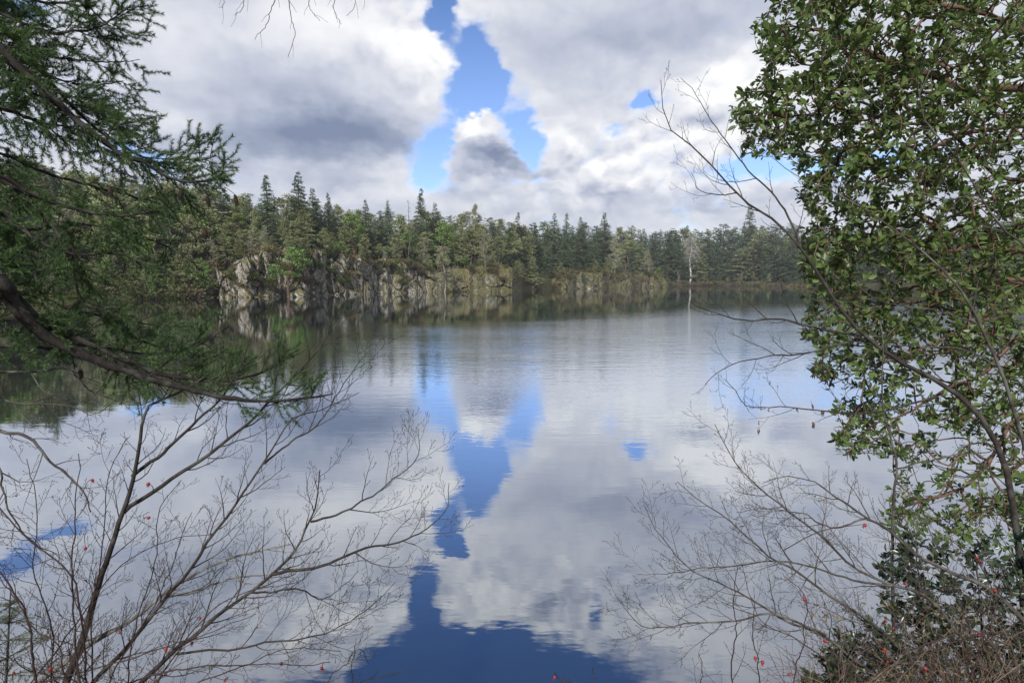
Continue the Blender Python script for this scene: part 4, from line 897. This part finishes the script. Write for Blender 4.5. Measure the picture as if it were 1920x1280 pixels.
woody('bare_sapling', 'slim grey leafless stem slanting across the upper broad leaves', 'sapling',
      [([(2060, 1300), (1990, 700), (1950, 500), (1920, 454), (1876, 424), (1839, 367), (1794, 296), (1745, 244), (1730, 217), (1726, 161), (1770, 110), (1790, 60)], 3.7, 4.2, .018, .002),
       ([(1839, 367), (1760, 375), (1700, 350), (1685, 335)], 4.0, 4.0, .006, .002, False), ([(1745, 244), (1680, 220), (1590, 120), (1560, 60)], 4.1, 4.2, .005, .0015, False)], MT['twig_grey'], 36, (0.16, 0.42), 3, 0.08)
woody('bare_sapling', 'straight upright grey sapling with thin trunk in front of water', 'sapling',
      [([(1672, 1300), (1670, 1095), (1666, 1007), (1674, 882), (1666, 820), (1657, 779), (1654, 710), (1656, 650), (1650, 600)], 3.5, 3.7, .015, .003), ([(1674, 882), (1740, 862), (1800, 850), (1860, 845)], 3.6, 3.6, .006, .003, False)], MT['twig_grey'], 37, (0.16, 0.40), 3, 0.05)
RB = [([(1990, 1240), (1862, 1112), (1787, 1078), (1716, 1037), (1674, 999), (1620, 970), (1557, 928), (1532, 907), (1474, 895), (1430, 905)], 3.2, 3.5, .020, .002),
      ([(1880, 1290), (1760, 1130), (1674, 1095), (1599, 1057), (1545, 1003), (1478, 949), (1420, 899), (1387, 866), (1357, 820), (1340, 795)], 3.2, 3.5, .014, .002),
      ([(1760, 1290), (1641, 1174), (1537, 1107), (1474, 1062), (1428, 1037), (1387, 995), (1353, 962), (1303, 932), (1270, 903)], 3.1, 3.4, .014, .002),
      ([(1690, 1300), (1549, 1191), (1474, 1166), (1412, 1128), (1353, 1095), (1295, 1066), (1262, 1032), (1228, 987), (1210, 949)], 3.1, 3.3, .011, .0018),
      ([(1549, 1191), (1453, 1153), (1387, 1162), (1307, 1168), (1216, 1178), (1182, 1153), (1153, 1114)], 3.1, 3.2, .007, .0016, False),
      ([(1674, 1095), (1600, 1085), (1500, 1060), (1400, 1060), (1290, 1070), (1195, 1076)], 3.2, 3.3, .007, .0016, False),
      ([(1620, 970), (1560, 985), (1500, 960), (1440, 950), (1380, 960)], 3.3, 3.4, .006, .0016, False)]
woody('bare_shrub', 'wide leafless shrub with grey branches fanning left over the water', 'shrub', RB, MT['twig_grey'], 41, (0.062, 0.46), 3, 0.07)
e, b_, nd_, rg_ = woody('rose_bush', 'tangled rose briar with red hips at the foot of the broad-leaved tree', 'rose bush',
      [([(1370, 1300), (1374, 1220), (1378, 1174), (1381, 1110), (1383, 1060)], 2.9, 3.0, .0045, .002), ([(1428, 1300), (1418, 1220), (1412, 1174), (1409, 1120)], 2.9, 3.0, .004, .002), ([(1314, 1300), (1317, 1260), (1312, 1225)], 2.9, 2.9, .003, .0015),
       ([(1900, 1300), (1836, 1190), (1760, 1200), (1660, 1240), (1600, 1280)], 2.8, 2.9, .006, .002), ([(1990, 1230), (1900, 1195), (1800, 1200), (1700, 1250)], 2.8, 2.9, .006, .002), ([(1800, 1300), (1860, 1150), (1866, 1107), (1832, 1045), (1780, 1010)], 2.9, 3.1, .006, .002),
       ([(1560, 1300), (1600, 1230), (1675, 1178), (1720, 1120), (1800, 1100)], 2.9, 3.0, .005, .002), ([(1480, 1300), (1500, 1220), (1506, 1122), (1470, 1080)], 2.9, 3.0, .004, .0016), ([(1640, 1300), (1560, 1240), (1480, 1190), (1440, 1170), (1410, 1120)], 2.9, 3.0, .005, .0016)], MT['twig_red'], 44, (0.10, 0.26), 2, 0.03)
hips(e, b_, nd_, [(1508, 1122), (1832, 1045), (1838, 1052), (1866, 1107), (1660, 1163), (1675, 1178), (1659, 1217), (1836, 1190), (1735, 1252), (1770, 1263), (1664, 1240), (1547, 1201), (1416, 1233), (1430, 1241), (1480, 1263), (1698, 1093), (1622, 984)], 2.95, rg_, MT['twig_red'])

# --- leaves
def leaf_template(L=1.0, W=0.24, fold=0.10, curl=0.12):
    st = [(0.2, 0.75), (0.52, 1.0), (0.84, 0.58)]; V = [(0, 0, 0)]
    for t, w in st:
        z = -curl * t * t
        V += [(t, -W * w, z + fold * w * W * 2), (t, 0, z), (t, W * w, z + fold * w * W * 2)]
    V.append((1.0, 0, -curl)); q = []; t = [(0, 2, 1), (0, 3, 2)]
    for k in range(2):
        a = 1 + 3 * k; q += [(a, a + 1, a + 4, a + 3), (a + 1, a + 2, a + 5, a + 4)]
    a = 7; t += [(a, a + 1, 10), (a + 1, a + 2, 10)]
    return np.array(V, float) * L, np.array(q), np.array(t)
def leaf_frames(c, d, size, rng, upb=0.8):
    d = nrm(d); n = len(c); up = np.array([0, 0, upb]) + rng.normal(size=(n, 3)) * 0.55; y = nrm(np.cross(up, d)); z = np.cross(d, y)
    return np.stack([d, y, z], 2) * np.asarray(size)[:, None, None]
def leaves_mesh(name, c, F, tmpl, material):
    V, q, t = tmpl; n = len(c); W = np.einsum('nij,kj->nki', F, V) + c[:, None, :]; off = (np.arange(n) * len(V))[:, None, None]
    return make_mesh(name, W.reshape(-1, 3), (q[None] + off).reshape(-1, 4), (t[None] + off).reshape(-1, 3), material, True)
def inside(poly, x, y):
    r = False; n = len(poly); j = n - 1
    for i in range(n):
        xi, yi = poly[i]; xj, yj = poly[j]
        if (yi > y) != (yj > y) and x < (xj - xi) * (y - yi) / (yj - yi) + xi: r = not r
        j = i
    return r
def leafy(name, label, cat, base, limbs, poly, Yr, ncl, per, lsize, tmpl, leafmat, barkmat, seed, bias, thin=None, rmin=0.0022, spread=0.13, nparts=300, bundle=0.75, droop=0.0):
    """skeleton grown from the limbs to leaf clusters, each cluster a rosette of leaves"""
    rng = np.random.default_rng(seed); e = thing(name, base, label, cat)
    xs = [p[0] for p in poly]; ys = [p[1] for p in poly]; tg = []
    while len(tg) < ncl:
        x, y = rng.uniform(min(xs), max(xs)), rng.uniform(min(ys), max(ys))
        if not inside(poly, x, y): continue
        if thin and rng.random() < thin(x, y): continue
        tg.append(pix(x, y, Yr[0] + (Yr[1] - Yr[0]) * rng.random() ** 0.9))
    tg = np.array(tg); nodes = []; parent = []; fixed = []
    for P, R in limbs:
        k0 = len(nodes)
        for i, p in enumerate(P): nodes.append(p); parent.append(-1 if i == 0 else k0 + i - 1); fixed.append(R[i])
    nfix = len(nodes); N = np.zeros((nfix + ncl * 8, 3)); N[:nfix] = nodes; cnt = nfix; ends = []
    order = np.argsort(np.min(np.linalg.norm(tg[:, None, :] - N[None, :nfix], axis=2), axis=1))
    for i in order:
        p = tg[i]; dv = p - N[:cnt]; ds = np.linalg.norm(dv, axis=1); back = np.maximum(0, -(dv @ bias)); cost = ds + 2.2 * back + 0.25 * np.maximum(0, 0.12 - ds) * 10
        j = int(np.argmin(cost)); a = N[j]; L = ds[j]; m = max(2, min(8, int(L / 0.09) + 1))
        pd = nrm(N[j] - N[parent[j]]) if parent[j] >= 0 else nrm(dv[j])
        ctl = a + pd * L * 0.4 + rng.normal(size=3) * 0.06 * L + np.array([0, 0, -0.05 * L]); prev = j
        for s in np.linspace(0, 1, m + 1)[1:]:
            q = (1 - s) ** 2 * a + 2 * s * (1 - s) * ctl + s * s * p; N[cnt] = q; parent.append(prev); prev = cnt; cnt += 1
        ends.append(prev)
    N = N[:cnt]; par = np.array(parent); load = np.zeros(cnt)
    for q in ends: load[q] += 1
    for k in range(cnt - 1, nfix - 1, -1):
        if par[k] >= 0: load[par[k]] += load[k]
    rad = rmin * np.maximum(load, 1) ** 0.45
    # limbs are parts, the twigs of the crown one part
    for P, R in limbs:
        b = MB(); b.tube(P - base, R, 8); link('limb', b.mesh('limb', barkmat, True), e)
    tw = MB(); kids = {}
    for k in range(nfix, cnt): kids.setdefault(par[k], []).append(k)
    stack = [(p, k) for p in list(kids) if p < nfix for k in kids[p]]
    while stack:
        p, k = stack.pop(); chain = [p, k]
        while chain[-1] in kids:
            ks = sorted(kids[chain[-1]], key=lambda q: -load[q])
            for o_ in ks[1:]: stack.append((chain[-1], o_))
            chain.append(ks[0])
        rr = rad[chain]; rr[0] = rr[1]; tw.tube(N[chain] - base, rr, 5 if rr[0] > 0.006 else 4)
    link('twigs', tw.mesh('twigs', barkmat, True), e)['kind'] = 'stuff'
    c = []; d = []; sz = []
    for q in ends:
        t = nrm(N[q] - N[par[q]]); n = max(3, int(per * rng.uniform(0.6, 1.4))); rd = nrm(rng.normal(size=(n, 3))); rd = nrm(rd - t * (rd @ t)[:, None])
        k = rng.random(n); c.append(N[q] - t * (k * spread)[:, None] + rd * 0.006); d.append(t * bundle * (1 - 0.5 * k)[:, None] + rd + np.array([0, 0, 0.15 - droop])); sz.append(rng.uniform(lsize[0], lsize[1], n))
    c = np.concatenate(c) - base; d = np.concatenate(d); sz = np.concatenate(sz); F = leaf_frames(c, d, sz, rng)
    # the leaves that show largest are objects of their own
    w = c + base - EYE; dist = np.linalg.norm(w, axis=1); yy = w[:, 1]; inf = (np.abs(w[:, 0] / yy) < 0.88) & (np.abs((w[:, 2] / yy) + 0.1) < 0.58)
    score = np.where(inf, sz / dist, 0); idx = np.argsort(-score); big, rest = idx[:nparts], idx[nparts:]
    lm = make_mesh('leaf', tmpl[0], tmpl[1], tmpl[2], leafmat, True)
    for i in big:
        o = link('leaf', lm, e); M4 = np.eye(4); M4[:3, :3] = F[i]; M4[:3, 3] = c[i]; o.matrix_local = Matrix(M4.tolist())
    if len(rest): link('foliage', leaves_mesh('foliage', c[rest], F[rest], tmpl, leafmat), e)['kind'] = 'stuff'
    return e
def madrone():
    base = np.array([7.4, 6.2, float(bank_z(7.4, 6.2)) - 0.1])
    tz = np.linspace(0, 1, 14); TP = spline([base, base + [0.1, -0.1, 1.6], base + [-0.25, 0.1, 3.2], base + [-0.1, 0.2, 5.2], base + [0.2, 0.3, 8.0], base + [0.1, 0.5, 10.5]], 24)
    limbs = [(TP, np.linspace(0.24, 0.07, 24))]
    def limb(pts, Y0, Y1, r0, r1):
        P = ppath(pts, Y0, Y1, 26); k = int(np.argmin(np.abs(TP[:, 2] - (P[0][2] - 0.3)))); a = TP[k]
        P = np.vstack([spline([a, (a + P[0]) / 2 + np.array([0, 0, 0.03]), P[0]], 7)[:-1], P]); rng = np.random.default_rng(int(r0 * 1e5)); w = np.cumsum(rng.normal(size=P.shape) * 0.012, axis=0); w -= np.linspace(0, 1, len(P))[:, None] * w[-1]
        limbs.append((P + w, np.linspace(r0, r1, len(P))))
    limb([(2000, 190), (1895, 166), (1828, 172), (1779, 144), (1689, 128), (1610, 90), (1540, 60), (1470, 50)], 6.2, 5.6, .062, .006)
    limb([(2000, 230), (1857, 246), (1764, 272), (1700, 305), (1662, 315), (1600, 310), (1540, 300)], 6.0, 5.4, .036, .005)
    limb([(2000, 480), (1894, 470), (1820, 462), (1789, 469), (1720, 450), (1640, 440), (1560, 430)], 6.0, 5.6, .045, .006)
    limb([(2000, 540), (1900, 528), (1820, 540), (1740, 560), (1660, 570), (1590, 580)], 6.2, 5.6, .036, .005)
    limb([(2000, 600), (1920, 620), (1860, 690), (1800, 720), (1720, 770), (1640, 800), (1590, 850)], 6.0, 5.4, .034, .005)
    limb([(2000, 60), (1900, 40), (1800, 10), (1700, -20), (1600, -40)], 6.2, 5.8, .04, .006)
    limb([(2000, 330), (1900, 330), (1800, 240), (1700, 215), (1600, 200), (1500, 215), (1420, 230)], 6.1, 5.3, .028, .004)
    limb([(2000, 760), (1920, 800), (1860, 880), (1790, 920), (1720, 940), (1670, 960)], 5.8, 5.2, .028, .005)
    limb([(2000, 660), (1930, 600), (1830, 620), (1740, 660), (1650, 690), (1560, 720)], 6.1, 5.5, .026, .004)
    poly = [(1435, -60), (1430, 20), (1408, 50), (1412, 90), (1440, 120), (1400, 165), (1368, 185), (1370, 225), (1385, 250), (1378, 275), (1415, 300), (1470, 290), (1500, 325), (1490, 365), (1515, 395), (1500, 440), (1495, 510), (1512, 550),
            (1500, 625), (1530, 650), (1520, 700), (1560, 740), (1570, 800), (1560, 860), (1640, 850), (1690, 880), (1650, 925), (1655, 985), (1690, 1010), (1800, 1030), (1990, 1030), (1990, -60)]
    def thin(x, y):
        p = 0.12
        if 540 < y <= 720: p = 0.30
        if y > 720: p = 0.48
        if 1680 < x < 1860 and 800 < y < 930: p = 0.7
        if x > 1800 and y < 700: p = max(p, 0.30)
        return p
    return leafy('madrone_tree', 'broad-leaved evergreen tree with glossy leaves and orange-brown branches', 'tree', base, limbs, poly, (4.6, 7.4), 3900, 10, (0.040, 0.086), leaf_template(), MT['madrone_leaf'], MT['bark_red'], 61, nrm(np.array([-1.0, -0.15, 0.0])), thin, 0.0030, 0.12, 300)
madrone()
def dark_shrub(label, poly, Yr, ncl, seed, stems):
    limbs = []
    for pts, Y0, Y1, r0, r1 in stems:
        P = ppath(pts, Y0, Y1, 14); q = root_path(P); limbs.append((np.vstack([spline([q, (q + P[0]) / 2, P[0]], 5)[:-1], P]), np.linspace(r0, r1, 18)))
    return leafy('evergreen_shrub', label, 'shrub', limbs[0][0][0].copy(), limbs, poly, Yr, ncl, 9, (0.035, 0.062), leaf_template(1, 0.27, 0.25, 0.1), MT['holly'], MT['twig_dark'], seed, np.array([0, 0, 1.0]), None, 0.0016, 0.09, 60)
dark_shrub('dense dark evergreen shrub with small glossy leaves behind the briars', [(1655, 1010), (1720, 1000), (1790, 1030), (1860, 1000), (1990, 980), (1990, 1320), (1660, 1320), (1690, 1200), (1640, 1130), (1650, 1060)], (3.3, 3.75), 300, 71,
           [([(1760, 1310), (1740, 1180), (1720, 1060)], 3.4, 3.5, .012, .003), ([(1850, 1310), (1840, 1160), (1830, 1050)], 3.4, 3.6, .012, .003), ([(1930, 1310), (1940, 1160), (1930, 1030)], 3.4, 3.6, .012, .003)])
dark_shrub('low dark evergreen shrub at the bottom edge under the grey branches', [(1500, 1290), (1530, 1230), (1560, 1190), (1640, 1165), (1700, 1200), (1700, 1320), (1480, 1320)], (3.1, 3.4), 110, 72,
           [([(1580, 1310), (1575, 1250), (1570, 1200)], 3.2, 3.3, .008, .003), ([(1660, 1310), (1650, 1240), (1640, 1190)], 3.2, 3.3, .008, .003)])
def thicket():
    rng = np.random.default_rng(91); base = np.array([2.4, 2.9, float(bank_z(2.4, 2.9))]); e = thing('bramble_thicket', base, 'thicket of dry brown bramble stems filling the lower corner', 'brambles')
    b = MB()
    for i in range(620):
        x0 = rng.uniform(1500, 2000); Y = rng.uniform(2.75, 3.5); p = pix(x0, 1330, Y); q = root_path(np.array([p])); L = rng.uniform(0.25, 1.15) * (0.45 + 0.55 * min(1, (x0 - 1480) / 300)); a = rng.normal() * 0.8
        d = nrm(np.array([math.sin(a), rng.normal() * 0.25, 0.9])); P = [q, p]
        for k in range(9): d = nrm(d + rng.normal(size=3) * 0.22 + np.array([0, 0, -0.10])); P.append(P[-1] + d * L / 9)
        b.tube(spline(P, 18) - base, np.linspace(rng.uniform(.0022, .004), .0011, 18), 4)
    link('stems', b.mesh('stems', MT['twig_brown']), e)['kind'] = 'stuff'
    l = MB(); n = 700; c = np.array([pix(rng.uniform(1520, 1900), rng.uniform(1130, 1290), rng.uniform(2.9, 3.4)) for i in range(n)]); l.diamonds(c - base, rng.normal(size=(n, 3)), rng.uniform(.012, .04, n), rng.uniform(.003, .009, n), rng); link('dry_leaves', l.mesh('dry_leaves', MT['brush']), e)['kind'] = 'stuff'
thicket()
# ------------------------------------------------------------------ air
def haze():
    a, z0, z1 = 2600.0, -4.0, 75.0
    v = [(x, y, z) for z in (z0, z1) for y in (-a, a) for x in (-a, a)]
    q = [(0, 2, 3, 1), (4, 5, 7, 6), (0, 1, 5, 4), (2, 6, 7, 3), (0, 4, 6, 2), (1, 3, 7, 5)]
    m = mat('thin_haze'); T = NT(m)
    pv = T.n('ShaderNodeVolumePrincipled', {'Color': (0.86, 0.92, 1.0, 1), 'Density': 0.00017, 'Anisotropy': 0.1})
    T.n('ShaderNodeOutputMaterial', {1: pv.outputs[0]})
    tag(link('haze', make_mesh('haze', v, q, None, m)), kind='stuff')
haze()
